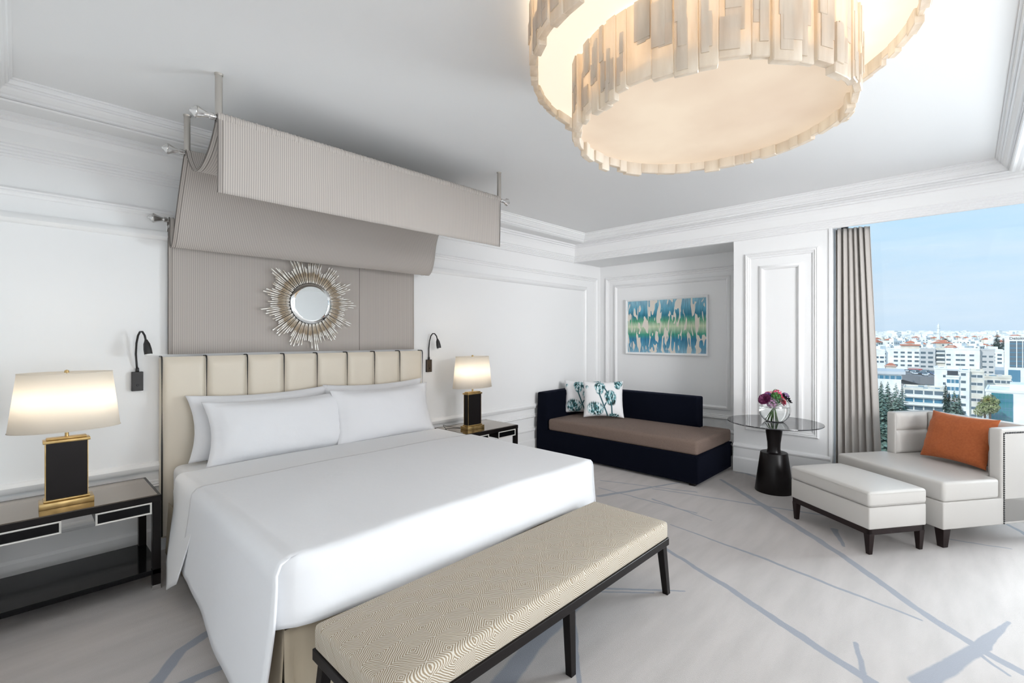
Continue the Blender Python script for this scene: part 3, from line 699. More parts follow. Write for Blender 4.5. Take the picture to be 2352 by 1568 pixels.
# ------------------------------------------------------------------ bench
def bench():
    X0, X1, Y0, Y1 = .822, 2.812, 1.345, 1.895
    t = thing('bench', 'long bench in tan and cream diamond-woven fabric on splayed black legs at the bed foot', 'bench', ((X0+X1)/2, (Y0+Y1)/2, 0))
    hx, hy = (X1-X0)/2, (Y1-Y0)/2
    bm = BM(); soft_box(bm, -hx, hx, -hy, hy, .345, .452, .022, .016, 10); obj('seat', bm, 'bench_fabric', t, smooth='angle')
    bm = BM(); box(bm, -hx-.003, hx+.003, -hy-.003, hy+.003, .305, .350, .003); obj('rail', bm, 'black_wood', t)
    for sx in (-1, 0, 1):
        for sy in (-1, 1):
            xa = sx*(hx-.045); bm = BM(); vs = box(bm, xa-.024, xa+.024, sy*hy-.022, sy*hy+.022, 0, .31, .002, 1)
            for v in bm.verts:
                k = (.31-v.co.z)/.31; v.co.x = xa+(v.co.x-xa)*(1-.25*k)+sx*.04*k; v.co.y = sy*(hy-.024)+(v.co.y-sy*hy)*(1-.2*k)+sy*.012*k*(0 if 0 else 1)
            obj('leg', bm, 'black_wood', t)
bench()

# ------------------------------------------------------------------ bedside consoles
def console(x0, label):
    W_, Y0, Y1 = .782, 3.71, 4.25
    t = thing('console_table', label, 'bedside table', (x0+W_/2, (Y0+Y1)/2, 0), group='bedside console tables')
    hw, hd = W_/2, (Y1-Y0)/2
    bm = BM(); box(bm, -hw, hw, -hd, hd, .560, .597, .002); obj('table_top', bm, 'black_wood', t)
    bm = BM(); box(bm, -hw+.018, hw-.018, -hd+.012, hd-.03, .5965, .6005); obj('glass_inset', bm, 'bronze_glass', t, label='bronze mirrored glass set into the top')
    for sx in (-1, 1):
        for sy in (-1, 1):
            cx_, cy = sx*(hw-.024), sy*(hd-.024)
            bm = BM(); box(bm, cx_-.022, cx_+.022, cy-.022, cy+.022, .028, .560, .002); l = obj('leg', bm, 'black_wood', t)
            bm = BM(); box(bm, cx_-.0225, cx_+.0225, cy-.0225, cy+.0225, 0, .03, .001); obj('foot_cap', bm, 'chrome', l)
    bm = BM(); box(bm, -hw+.002, hw-.002, -hd+.002, hd-.002, .098, .130, .002); obj('shelf', bm, 'black_lacquer', t)
    for sx in (-1, 1):
        a, b = (.073, .341) if sx > 0 else (-.341, -.073)
        bm = BM(); box(bm, a+.004, b-.004, -hd+.012, hd-.05, .489, .560); d = obj('drawer', bm, 'black_wood', t)
        bm = BM(); box(bm, a, b, -hd-.001, -hd+.012, .487, .559, .001); 
        obj('drawer_front', bm, 'black_lacquer', d)
        bm = BM(); sweep_rect(bm, (0, -hd-.001, 0), (1, 0, 0), (0, 0, 1), (0, -1, 0), a, b, .487, .559, [(0, 0), (0, .005), (.004, .007), (.009, .005), (.010, 0)]); obj('drawer_trim', bm, 'drawer_line', d)
console(-.146, 'black console bedside table at the left of the bed, with two white-lined drawers')
console(3.186, 'black console bedside table at the right of the bed, mostly behind it')
def lamp(x, y, label):
    z0 = .6005
    t = thing('table_lamp', label, 'lamp', (x, y, z0), group='bedside table lamps')
    bm = BM(); box(bm, -.120, .120, -.062, .062, 0, .034, .002); box(bm, -.103, .103, -.048, .048, .034, .048, .006); obj('base', bm, 'brass', t, smooth='angle')
    bm = BM(); box(bm, -.092, .092, -.036, .036, .046, .378, .002); obj('body', bm, 'black_wood', t)
    for sx in (-1, 1):
        for sy in (-1, 1):
            bm = BM(); box(bm, sx*.0925-.0018, sx*.0925+.0018, sy*.0365-.0018, sy*.0365+.0018, .048, .376); obj('edge_strip', bm, 'brass', t)
    bm = BM(); box(bm, -.104, .104, -.046, .046, .376, .392, .002); box(bm, -.09, .09, -.034, .034, .392, .404, .005); obj('cap', bm, 'brass', t, smooth='angle')
    bm = BM(); tube(bm, [(0, 0, .40), (0, 0, .60)], .009, 12); tube(bm, [(0, 0, .60), (0, 0, .785)], .003, 6); lathe(bm, [(0, .785), (.012, .787), (.010, .80), (0, .805)], 12); obj('stem', bm, 'brass', t, smooth='angle')
    bm = BM(); n = 64
    def ring(rx, ry, z): return [bm.verts.new((rx*math.cos(2*PI*k/n), ry*math.sin(2*PI*k/n), z)) for k in range(n)]
    A, B = ring(.250, .155, .452), ring(.212, .130, .787)
    for k in range(n): bm.faces.new((A[k], A[(k+1) % n], B[(k+1) % n], B[k]))
    s = obj('shade', bm, 'lamp_shade', t, smooth=True); md = s.modifiers.new('s', 'SOLIDIFY'); md.thickness = .002
    for rx, ry, z in ((.251, .156, .452), (.213, .131, .787)):
        bm = BM(); pts = [(rx*math.cos(2*PI*k/48), ry*math.sin(2*PI*k/48), z) for k in range(49)]; tube(bm, pts, .0022, 6, False); obj('shade_rim', bm, 'lamp_shade', s, smooth=True)
    bm = BM(); lathe(bm, [(0, .56), (.018, .565), (.028, .60), (.026, .63), (0, .65)], 16); obj('bulb', bm, 'bulb_white', t, smooth=True)
    for dx in (-.12, 0, .12):
        d = bpy.data.lights.new('lamp_bulb', 'POINT'); d.energy = LAMP_W*.66; d.color = (1, .90, .78); d.shadow_soft_size = .075
        o = bpy.data.objects.new('lamp_light', d); COL.objects.link(o); o.location = (x+dx, y, z0+.63)
lamp(.205, 3.905, 'lit table lamp with oval white shade on the left bedside console')
lamp(3.455, 3.915, 'lit table lamp with oval white shade on the right bedside console')
bm = BM(); tube(bm, [(3.20, 4.05, .605), (3.22, 4.12, .625), (3.25, 4.17, .632), (3.30, 4.16, .612), (3.36, 4.05, .604), (3.40, 3.97, .604)], .003, 6)
tag(obj('lamp_cord', bm, 'black_rim', smooth=True), 'thin black cord behind the right bedside lamp', 'cord')
def sconce(x, label, m):
    t = thing('reading_light', label, 'reading light', (x, YA, 1.277), group='gooseneck reading lights')
    bm = BM(); box(bm, -.034, .034, -.03, 0, -.07, .07, .003); obj('wall_plate', bm, m, t)
    bm = BM(); lathe(bm, [(.008, 0), (.008, .003), (.006, .004), (0, .004)], 16)
    for v in bm.verts: v.co = Vector((v.co.x, -.03-v.co.z, v.co.y-.028))
    obj('button', bm, 'black_lacquer', t)
    P = [(0, -.018, .068), (-.004, -.022, .12), (-.010, -.03, .20), (-.008, -.04, .28), (-.001, -.055, .335), (.008, -.075, .362), (.018, -.10, .362), (.028, -.12, .335), (.034, -.13, .295)]
    bm = BM(); tube(bm, P, .0068, 10); lathe(bm, [(.011, .066), (.011, .09), (.008, .10)], 12, o=(0, -.018, 0)); obj('gooseneck', bm, 'sconce_black', t, smooth=True)
    bm = BM(); lathe(bm, [(.009, .05), (.012, .04), (.020, .02), (.025, -.02), (.025, -.055), (.020, -.055), (.016, 0), (0, 0)], 20); h = obj('lamp_head', bm, 'sconce_black', t, smooth='angle'); h.location = (.040, -.135, .255); h.rotation_euler = (-.12, -.12, 0)
    bm = BM(); lathe(bm, [(0, -.052), (.021, -.052), (.023, -.066), (0, -.068)], 20); g = obj('lens', bm, 'bulb_white', h, smooth='angle')
sconce(.607, 'black gooseneck reading light on the wall left of the headboard', 'sconce_black')
sconce(3.213, 'bronze-plated gooseneck reading light on the wall right of the headboard', 'sconce_bronze')

# ------------------------------------------------------------------ sofa daybed
def sofa():
    t = thing('daybed', 'black upholstered one-armed daybed with brown seat cushion in the wall niche', 'sofa', (5.5, 3.2, 0))
    ox, oy = -5.5, -3.2
    bm = BM(); box(bm, 5.0+ox, 6.03+ox, 2.065+oy, 4.33+oy, .03, .33, .012, 3); obj('base', bm, 'navy_velvet', t)
    bm = BM(); box(bm, 5.0+ox, 6.03+ox, 4.13+oy, 4.335+oy, .31, .835, .022, 4)
    for v in bm.verts:
        k = (v.co.z-.31)/.525; v.co.x += .03*k if v.co.x < -.2 else 0; v.co.y += .055*k if v.co.y < .97 else 0; v.co.z += .014*(v.co.x+.5)*max(k, 0)
    obj('arm', bm, 'navy_velvet', t, smooth='angle')
    bm = BM(); box(bm, 5.83+ox, 6.03+ox, 2.42+oy, 4.20+oy, .31, .852, .02, 4)
    obj('backrest', bm, 'navy_velvet', t, smooth='angle')
    bm = BM(); soft_box(bm, 5.005+ox, 5.84+ox, 2.07+oy, 4.125+oy, .332, .488, .035, .018, 8)
    obj('seat_cushion', bm, 'brown_weave', t, smooth=True, label='flat brown woven seat cushion')
    bm = BM(); box(bm, 5.80+ox, 6.02+ox, 2.075+oy, 2.412+oy, .335, .484, .03, 4); obj('cushion_end', bm, 'brown_weave', t, smooth=True)
    for x in (5.06, 5.95):
        for y in (2.14, 4.25): bm = BM(); box(bm, x-.03+ox, x+.03+ox, y-.03+oy, y+.03+oy, 0, .035); obj('foot', bm, 'black_wood', t)
sofa()
o = pillow('throw_pillow', .52, .47, .16, 'tulip_print', .07, .006, 5); place(o, (5.63, 4.00, .742), math.radians(-14), 0, math.radians(-58)); tag(o, 'white throw pillow with teal tulip print, the rear one in the daybed corner', 'throw pillow', 'tulip print pillows on the daybed')
o = pillow('throw_pillow', .54, .50, .16, 'tulip_print', .07, .006, 9); place(o, (5.52, 3.575, .758), math.radians(-14), 0, math.radians(-54)); tag(o, 'white throw pillow with teal tulip print, the front one overlapping the other', 'throw pillow', 'tulip print pillows on the daybed')
def painting():
    t = thing('painting', 'white-framed teal and blue leaf print on the niche wall above the daybed', 'picture', (XN, 3.256, 1.762))
    hw, hh = .648, .428
    bm = BM(); box(bm, -.018, 0, -hw+.02, hw-.02, -hh+.02, hh-.02); obj('leaf_canvas', bm, 'leaf_print', t)
    bm = BM(); sweep_rect(bm, (0, 0, 0), (0, 1, 0), (0, 0, 1), (-1, 0, 0), -hw, hw, -hh, hh, [(0, 0), (0, .042), (.004, .046), (.016, .046), (.018, .030), (.030, .026), (.032, .016)]); obj('frame', bm, 'trim_paint', t)
painting()

# ------------------------------------------------------------------ side table and flowers
TC = (5.46, 1.455)
def sidetable():
    t = thing('side_table', 'round dark marble side table on a black hourglass pedestal by the pilaster', 'side table', (*TC, 0))
    bm = BM(); lathe(bm, [(0, 0), (.178, 0), (.180, .006), (.128, .398), (.124, .404), (.068, .406), (.066, .412), (.060, .44), (.062, .50), (.080, .64), (.092, .698), (0, .698)], 48); obj('pedestal', bm, 'black_wood', t, smooth='angle')
    bm = BM(); lathe(bm, [(0, .698), (.40, .698), (.438, .708), (.445, .714), (.443, .720), (0, .7205)], 96); obj('table_top', bm, 'dark_marble', t, smooth='angle')
sidetable()
VC = Vector((TC[0]+.02, TC[1]+.0, .7215))
def vase():
    t = thing('vase', 'clear round glass bowl vase half full of water on the side table', 'vase', VC)
    R = .150; zc = .128; th = .004
    def sph(r, a0, a1, n=22): return [(r*math.sin(a0+(a1-a0)*i/n), zc-r*math.cos(a0+(a1-a0)*i/n)) for i in range(n+1)]
    a0 = math.acos(min(1, (zc-.0)/R)); outer = sph(R, a0, PI-.55); inner = sph(R-th, math.acos((zc-.006)/(R-th)), PI-.55)
    bm = BM(); lathe(bm, [(0, 0)]+outer+inner[::-1]+[(0, .006)], 48); obj('bowl', bm, 'vase_glass', t, smooth=True)
    r = R-th-.0006; b0 = math.acos((zc-.0072)/r); b1 = math.acos((zc-.150)/r)
    bm = BM(); lathe(bm, [(0, .0072)]+sph(r, b0, b1, 16)+[(0, .150)], 48); obj('water', bm, 'water', t, smooth='angle')
vase()
def petals(bm, c, R, n, rnd, cup=.6, w=.5, ruff=.15):
    """layered petal rosette around c, facing outward direction stored in frame (built upright)"""
    layers = 4
    for l in range(layers):
        rr = R*(1-.2*l); k = max(4, n-l*2)
        for i in range(k):
            a = 2*PI*(i+.5*(l % 2))/k+rnd.uniform(-.1, .1); h = rr*cup*(.35+.28*l)
            ca, sa = math.cos(a), math.sin(a); pw = rr*w
            def q(r, s, z): return bm.verts.new(Vector(c)+Vector((r*ca-s*sa, r*sa+s*ca, z+rnd.uniform(-1, 1)*ruff*R*.25)))
            A = [q(.05*rr, -.1*pw, 0), q(.05*rr, .1*pw, 0)]; B = [q(.55*rr, -pw, h*.7), q(.6*rr, 0, h*.5), q(.55*rr, pw, h*.7)]; Cc = [q(.95*rr, -pw*.7, h), q(1.05*rr, 0, h*.85), q(.95*rr, pw*.7, h)]
            bm.faces.new((A[0], B[0], B[1])); bm.faces.new((A[0], B[1], A[1])); bm.faces.new((A[1], B[1], B[2]))
            bm.faces.new((B[0], Cc[0], Cc[1], B[1])); bm.faces.new((B[1], Cc[1], Cc[2], B[2]))
def ballbloom(bm, R, rnd, k=46, s=.3):
    for i in range(k):
        z = 1-2*(i+.5)/k; th = i*2.39996; r = math.sqrt(1-z*z)
        n = Vector((r*math.cos(th), r*math.sin(th), z)); p = n*R*rnd.uniform(.85, 1.05)
        a = n.cross(Vector((0, 0, 1))); a = a.normalized() if a.length > .01 else Vector((1, 0, 0)); b = n.cross(a)
        e = R*s*rnd.uniform(.7, 1.2); c = bm.verts.new(p+n*e*.2); ring = [bm.verts.new(p+e*(math.cos(q*PI/2.5)*a+math.sin(q*PI/2.5)*b)+n*e*.55) for q in range(5)]
        for q in range(5): bm.faces.new((c, ring[q], ring[(q+1) % 5]))
for nm, c in (('bloom_plum', (.13, .015, .07)), ('bloom_violet', (.20, .09, .27)), ('bloom_pink', (.66, .06, .16)), ('bloom_red', (.55, .02, .05)), ('bloom_lilac', (.50, .26, .45)), ('bloom_dark', (.045, .035, .05)), ('bloom_green', (.03, .14, .02)), ('berry', (.75, .30, .32))): mat(nm, c, .6)
def flowers():
    rnd = random.Random(5); tie = VC+Vector((-.02, -.0, .155))
    right = Vector((cS, -cC, 0)); toward = Vector((-cC, -cS, 0))
    # (right offset, up, toward camera, radius, material, style, label, label noun)
    D = [(-.118, .215, .02, .062, 'bloom_plum', 'p', 'large plum-purple bloom at the left edge of the vase'),
         (-.068, .245, -.01, .046, 'bloom_violet', 'p', 'violet ruffled bloom beside the plum bloom in the vase'),
         (-.052, .262, -.04, .030, 'bloom_red', 'p', 'small red bloom at the upper left of the bouquet'),
         (-.055, .175, .05, .045, 'bloom_lilac', 'b', 'pale lilac cluster low at the front left of the bouquet'),
         (-.005, .225, .03, .052, 'bloom_green', 'b', 'bright green moss-like bloom in the bouquet centre'),
         (.030, .262, -.01, .042, 'bloom_pink', 'b', 'pink cluster at the top of the bouquet'),
         (.048, .205, .055, .044, 'bloom_red', 'p', 'crimson open bloom at the front right of the bouquet'),
         (.062, .180, .05, .034, 'bloom_pink', 'p', 'rose-pink bloom just below the crimson one'),
         (.100, .225, -.01, .048, 'bloom_dark', 'l', 'dark brown-purple leafy sprig at the right of the bouquet'),
         (.125, .235, -.03, .034, 'bloom_violet', 'b', 'violet bloom at the far right of the bouquet'),
         (.135, .195, .01, .042, 'bloom_dark', 'l', 'dark grey-green leafy sprig low at the far right'),
         (-.02, .262, -.03, .026, 'berry', 'b', 'sprig of pale pink berries at the bouquet top')]
    for rx, up, tw, R, m_, st, lab in D:
        p = VC+right*rx+toward*tw+Vector((0, 0, up+.02))
        t = thing('flower', lab, 'flower', p, group='flowers in the glass vase')
        bm = BM(); n = ((p-tie).normalized()+toward*.5).normalized(); q = Vector((0, 0, 1)).rotation_difference(n)
        if st == 'p': petals(bm, (0, 0, -.01), R, 9, rnd); petals(bm, (0, 0, .006), R*.8, 7, rnd, 1.0)
        elif st == 'b': ballbloom(bm, R, rnd, 70 if m_ == 'bloom_green' else 46)
        else:
            for k in range(9):
                a = k*.7; c = Vector((math.cos(a), math.sin(a), .3+.05*k)).normalized(); s = Vector((-math.sin(a), math.cos(a), 0)); z = Vector((0, 0, .2))
                v = [bm.verts.new(x) for x in (Vector((0, 0, 0)), c*R*.6+s*R*.45, c*R*1.15+z*R, c*R*.6-s*R*.45)]; bm.faces.new(v)
        for v in bm.verts: v.co = q @ v.co
        obj('bloom', bm, m_, t)
        end = VC+Vector((-.02, 0, .02))+right*(-rx*.45-.01+rnd.uniform(-.01, .01))+toward*rnd.uniform(-.03, .03)
        bm = BM(); tube(bm, [Vector((0, 0, 0)), tie-p+Vector((rnd.uniform(-.006, .006), rnd.uniform(-.006, .006), 0)), end-p], .0032, 6); obj('stem', bm, 'stem_green', t, smooth=True)
    for k, (a, b, h_) in enumerate(((-.045, .075, .335), (-.03, .045, .305))):
        bm = BM(); pts = [tie+right*(a+(b-a)*s*1.0)+Vector((0, 0, (h_-.155)*math.sin(PI*min(1, s*.94+.03))**.6)) for s in [i/16 for i in range(17)]]
        tube(bm, pts, [.0016+.0012*math.sin(PI*i/16) for i in range(17)], 6)
        tag(obj('grass_blade', bm, 'green_leaf', smooth=True), ('outer' if k == 0 else 'inner')+' dark grass blade looped in an arch over the bouquet', 'grass blade')
flowers()

# ------------------------------------------------------------------ lounge chair with ottoman
a_dir = math.atan2(.817, .577)          # long side direction
def lounge():
    # local frame: x along 'a' (left-to-right across the front, s), y along 'b' (depth, t)
    O = Vector((4.83, .13, 0))
    ang = math.atan2(.817, .577)
    t = thing('lounge_chair', 'pale leather deep lounge chair with nailhead trim in front of the window', 'armchair', O, ang)
    # local x = a, local y must be b = a rotated -90  -> y_local = -depth
    def B(bm, s0, s1, t0, t1, z0, z1, *k): return box(bm, s0, s1, -t1, -t0, z0, z1, *k)
    bm = BM(); B(bm, 0, .93, 0, 1.04, .145, .352, .010, 3); obj('base', bm, 'leather_pale', t, smooth='angle')
    bm = BM()      # T-shaped loose cushion
    pts = [(-.004, .0), (.934, .0), (.934, .535), (.832, .545), (.832, .885), (.098, .885), (.098, .545), (-.004, .535)]
    def cushion(pts, z0, z1, r, crown):
        vs = [bm.verts.new((p[0], -p[1], z0)) for p in pts]; f = bm.faces.new(vs)
        e = bmesh.ops.extrude_face_region(bm, geom=[f]); up = [v for v in e['geom'] if isinstance(v, bmesh.types.BMVert)]
        for v in up: v.co.z = z1
        bmesh.ops.recalc_face_normals(bm, faces=bm.faces)
        bmesh.ops.bevel(bm, geom=list(bm.edges), offset=r, segments=4, profile=.5, affect='EDGES')
        bmesh.ops.triangulate(bm, faces=[f for f in bm.faces if len(f.verts) > 4]); 
    cushion(pts, .352, .505, .026, 0)
    obj('seat_cushion', bm, 'leather_pale', t, smooth='angle')
    # arms
    for nm, s0, s1 in (('arm', 0, .092), ('arm', .838, .93)):
        bm = BM(); B(bm, s0, s1, .56, 1.04, .145, .885, .018, 4); obj(nm, bm, 'leather_pale', t, smooth='angle')
    bm = BM(); B(bm, .085, .845, .93, 1.04, .33, .885, .018, 4); obj('backrest', bm, 'leather_pale', t, smooth='angle')
    # tufted inner panels: far arm and back, in rows
    def tuft(s0, s1, t0, t1, z0, z1, nrm):
        bm = BM(); w = math.hypot(s1-s0, t1-t0); n = Vector(nrm)
        def f(u, v):
            e = min(u, 1-u)*w; ez = min(v, 1-v)*(z1-z0); d = .022*(1-math.exp(-e/.012))*(1-math.exp(-ez/.012))
            return Vector((s0+(s1-s0)*u, -(t0+(t1-t0)*u), z0+(z1-z0)*v))+n*d
        grid(bm, f, 20, 16); obj('tufted_panel', bm, 'leather_pale', t, smooth=True)
    for z0, z1 in ((.50, .715), (.717, .878)):
        tuft(.838, .838, .57, .925, z0, z1, (-1, 0, 0)); tuft(.092, .092, .57, .925, z0, z1, (1, 0, 0))
        for k in range(3): tuft(.10+k*.246, .10+(k+1)*.246-.003, .93, .93, z0, z1, (0, 1, 0))
    # near arm outer face with nailheads
    bm = BM(); lathe(bm, [(0, .006), (.005, .005), (.0072, .002), (.0078, 0)], 10); nm = bpy.data.meshes.new('nailhead')
    for v in bm.verts: v.co = Vector((-v.co.z, v.co.x, v.co.y))
    bm.to_mesh(nm); bm.free(); nm.materials.append(M['sconce_black'])
    for p in nm.polygons: p.use_smooth = True
    for side, X in ((1, -.0005),):
        pos = [(.580, .155+i*.0165) for i in range(43)]+[(.580+i*.0165, .855) for i in range(1, 27)]
        for tt, z in pos:
            o = bpy.data.objects.new('nailhead', nm); COL.objects.link(o); o.parent = t; o.location = (X, -tt, z)
    for s, tt in ((.045, .05), (.885, .05), (.05, .98), (.88, .98)):
        bm = BM(); B(bm, s-.035, s+.035, tt-.035, tt+.035, 0, .146, .003, 1)
        for v in bm.verts: k = (1-v.co.z/.146)*.35; v.co.x += (s-v.co.x)*k; v.co.y += (-tt-v.co.y)*k
        obj('leg', bm, 'espresso_wood', t)
    c = thing('ottoman', 'pale leather ottoman on a dark wood frame in front of the lounge chair', 'ottoman', (4.33, .52, 0), ang)
    # depth .50 (t 0..-.50), length .73
    bm = BM(); B(bm, -.012, .735, -.012, .50, .188, .350, .010, 3); obj('body', bm, 'leather_pale', c, smooth='angle')
    bm = BM(); soft_box(bm, -.016, .739, -.504, .016, .354, .462, .022, .022, 8); obj('cushion', bm, 'leather_pale', c, smooth=True)
    for z in (.448, .362):
        bm = BM(); q = [(-.017, .017), (.740, .017), (.740, -.505), (-.017, -.505)]; r = .02
        pts = [(-.017+r, .017, z), (.740-r, .017, z), (.740, .017-r, z), (.740, -.505+r, z), (.740-r, -.505, z), (-.017+r, -.505, z), (-.017, -.505+r, z), (-.017, .017-r, z), (-.017+r, .017, z)]
        tube(bm, pts, .0016, 6, False); obj('welt', bm, 'leather_pale', c)
    bm = BM()
    for a in ((-.004, .727, -.004, .022), (-.004, .727, .466, .492)): B(bm, a[0], a[1], a[2], a[3], .145, .189, .002, 1)
    for a in ((-.004, .022, -.004, .492), (.701, .727, -.004, .492)): B(bm, a[0], a[1], a[2], a[3], .145, .189, .002, 1)
    obj('frame', bm, 'espresso_wood', c)
    for s, tt in ((.018, .018), (.705, .018), (.018, .470), (.705, .470)):
        bm = BM(); B(bm, s-.024, s+.024, tt-.024, tt+.024, 0, .150, .002, 1)
        for v in bm.verts: k = (1-v.co.z/.15)*.4; v.co.x += (s-v.co.x)*k; v.co.y += (-tt-v.co.y)*k
        obj('leg', bm, 'espresso_wood', c)
lounge()
o = pillow('throw_pillow', .515, .43, .17, 'orange_velvet', .07, .005, 21); place(o, (5.638, .058, .724), math.radians(-20), math.radians(.5), math.atan2(.817, .577)+PI)
tag(o, 'burnt orange velvet throw pillow on the lounge chair', 'throw pillow')

# ------------------------------------------------------------------ curtain
def curtain():
    t = thing('curtain', 'long greige curtain drawn to the left of the window', 'curtain', (6.16, .87, 0))
    bm = BM(); rnd = random.Random(2)
    def f(u, v):
        z = .015+v*(ZH+.005-.015); y0 = 1.03; y1 = (.735*v+.625*(1-v))
        ph = u*PI*2*6.5; amp = .055*(1-.35*u)*(.75+.25*math.sin(u*9+1)); 
        if u > .80: amp *= max(.25, (1-u)/.2)
        x = -.035+amp*math.sin(ph+.5*math.sin(v*3+u*4))+.05*u+.01*noise.noise(Vector((u*8, v*3, 0)))
        y = y0+(y1-y0)*(u+.012*math.sin(ph*1.0)*1.2)
        return Vector((x, y-.87, z))
    grid(bm, f, 220, 40); o = obj('panel', bm, 'curtain_fabric', t, smooth=True); md = o.modifiers.new('s', 'SOLIDIFY'); md.thickness = .004
    bm = BM(); tube(bm, [(.03, 1.035-.87, ZH+.10), (.03, -.15-.87, ZH+.10)], .008, 8); obj('track', bm, 'trim_paint', t)
curtain()

# ------------------------------------------------------------------ the city beyond the window
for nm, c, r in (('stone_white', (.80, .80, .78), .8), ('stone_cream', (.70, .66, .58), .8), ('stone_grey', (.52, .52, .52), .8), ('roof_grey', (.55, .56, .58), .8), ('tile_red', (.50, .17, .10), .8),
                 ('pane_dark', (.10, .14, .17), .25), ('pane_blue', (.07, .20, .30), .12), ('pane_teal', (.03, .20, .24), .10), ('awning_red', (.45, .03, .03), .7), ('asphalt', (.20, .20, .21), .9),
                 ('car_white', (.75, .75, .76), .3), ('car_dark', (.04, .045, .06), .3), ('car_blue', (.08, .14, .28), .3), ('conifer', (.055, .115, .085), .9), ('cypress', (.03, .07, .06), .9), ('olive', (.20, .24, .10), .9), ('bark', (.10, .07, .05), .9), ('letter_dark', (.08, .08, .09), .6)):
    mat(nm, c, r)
tint(M['stone_white'], (.72, .72, .70), (.86, .86, .85), .25, lo=.4, hi=.6); tint(M['stone_cream'], (.58, .54, .47), (.74, .70, .62), .3); tint(M['conifer'], (.07, .13, .105), (.22, .30, .25), 1.5); tint(M['olive'], (.13, .17, .05), (.32, .33, .16), 1.5)  # conifer greens made paler to put haze into the colour
TERR = [(0, -38), (230, -37), (300, -24), (345, -19), (420, -19), (700, -17), (1100, -11), (1700, 0), (2600, 18), (3200, 26), (3600, 20)]
def gz(D):
    for (a, b), (c, d) in zip(TERR, TERR[1:]):
        if D <= c: return b+(d-b)*(D-a)/(c-a)
    return TERR[-1][1]
bm = BM(); AN = [math.radians(a) for a in range(-50, 51, 4)]; Ds = [30, 120, 200, 230, 260, 300, 345, 420, 560, 700, 900, 1100, 1400, 1700, 2100, 2600, 3200, 3600, 6000]
V = [[bm.verts.new((D*math.cos(a), D*math.sin(a), gz(D*1.0/1.26))) for a in AN] for D in [d*1.26 for d in Ds]]
for i in range(len(V)-1):
    for j in range(len(AN)-1): bm.faces.new((V[i][j], V[i+1][j], V[i+1][j+1], V[i][j+1]))
struct(obj('ground', bm, 'stone_grey', smooth=True))
def local(name, label, cat, pL, dL, pR, dR, group=None):
    """origin at front-left foot, x along the front, y away from the hotel"""
    k = math.sqrt(1+((pL-CX)/F)**2)/math.sqrt(1+((pR-CX)/F)**2); A, B_ = atD(pL, dL), atD(pR, dL*k); d = B_-A; rz = math.atan2(d.y, d.x); z = gz(dL)-3
    t = thing(name, label, cat, (A.x, A.y, z), rz, group); return t, d.length, z
WCACHE = {}
def win_mesh(w, h, m):
    k = (round(w, 2), round(h, 2), m)
    if k not in WCACHE:
        bm = BM(); box(bm, -w/2-.12, w/2+.12, -.10, .05, -h/2-.12, -h/2); box(bm, -w/2-.12, w/2+.12, -.08, .05, h/2, h/2+.10); box(bm, -w/2-.1, -w/2, -.08, .05, -h/2, h/2); box(bm, w/2, w/2+.1, -.08, .05, -h/2, h/2)
        me = bpy.data.meshes.new('window'); bm.to_mesh(me); bm.free(); me.materials.append(M['stone_white'])
        bm = BM(); box(bm, -w/2, w/2, -.03, .04, -h/2, h/2); pe = bpy.data.meshes.new('pane'); bm.to_mesh(pe); bm.free(); pe.materials.append(M[m]); WCACHE[k] = (me, pe)
    return WCACHE[k]
def window(t, x, y, z, w, h, m='pane_dark', rz=0):
    me, pe = win_mesh(w, h, m); o = bpy.data.objects.new('window', me); COL.objects.link(o); o.parent = t; o.location = (x, y, z); o.rotation_euler = (0, 0, rz)
    p = bpy.data.objects.new('pane', pe); COL.objects.link(p); p.parent = o
def body(t, nm, m, *b): bm = BM(); box(bm, *b); return obj(nm, bm, m, t)
def roofbits(t, L, dp, h, k, seed):
    r = random.Random(seed)
    for i in range(k):
        x, y = r.uniform(.5, L-2), r.uniform(1, max(1.5, dp-2)); w = r.uniform(.8, 2)
        if i % 2: body(t, 'water_tank', 'roof_grey', x, x+w*.6, y, y+w*.6, h, h+r.uniform(.7, 1.3))
        else: body(t, 'solar_panel', 'pane_blue', x, x+w, y, y+.8, h+.2, h+.5)
def block(label, pL, dL, pR, dR, ytop, depth, m='stone_white', rows=(), side=None, nm='apartment_building', zt=None, para=.5, k=4):
    """rows: list of (ypix, [fractions], w, h, pane)"""
    t, L, z0 = local(nm, label, 'building', pL, dL, pR, dR); h = zD(ytop, dL)-z0
    body(t, 'walls', m, 0, L, 0, depth, 0, h)
    bm = BM(); sweep_rect(bm, (0, 0, h), (1, 0, 0), (0, 1, 0), (0, 0, 1), -.15, L+.15, -.15, depth+.15, [(0, -.3), (0, para), (.35, para), (.35, -.1)]); obj('parapet', bm, m, t)
    D = (dL+dR)/2
    for yp, fr, w, hh, pm in rows:
        for f in fr: window(t, f*L, 0, zD(yp, D)-z0, w, hh, pm)
    if side:
        for yp, fr, w, hh, pm in side:
            for f in fr: window(t, L, f*depth, zD(yp, D)-z0, w, hh, pm, PI/2)
    roofbits(t, L, depth, h, k, int(pL)); return t, L, h, z0
fr = lambda n, a=.08, b=.92: [a+(b-a)*i/max(1, n-1) for i in range(n)]
PD = 'pane_dark'
block('white apartment block at the far left of the window view, beside the curtain', 1985, 335, 2033, 330, 804, 16, rows=[(y, (.60, .85), 2.2, 1.3, PD) for y in (820, 830)], k=3)
t, L, h, z0 = block('long white apartment block with a red roof and rows of small windows', 2035, 330, 2112, 325, 801.5, 22, rows=[(y, fr(4, .30, .92), 2.2, 1.3, PD) for y in (809, 818.5, 828, 838)], side=[(y, (.3, .7), 2.0, 1.3, PD) for y in (810, 819, 828, 838)], k=2)
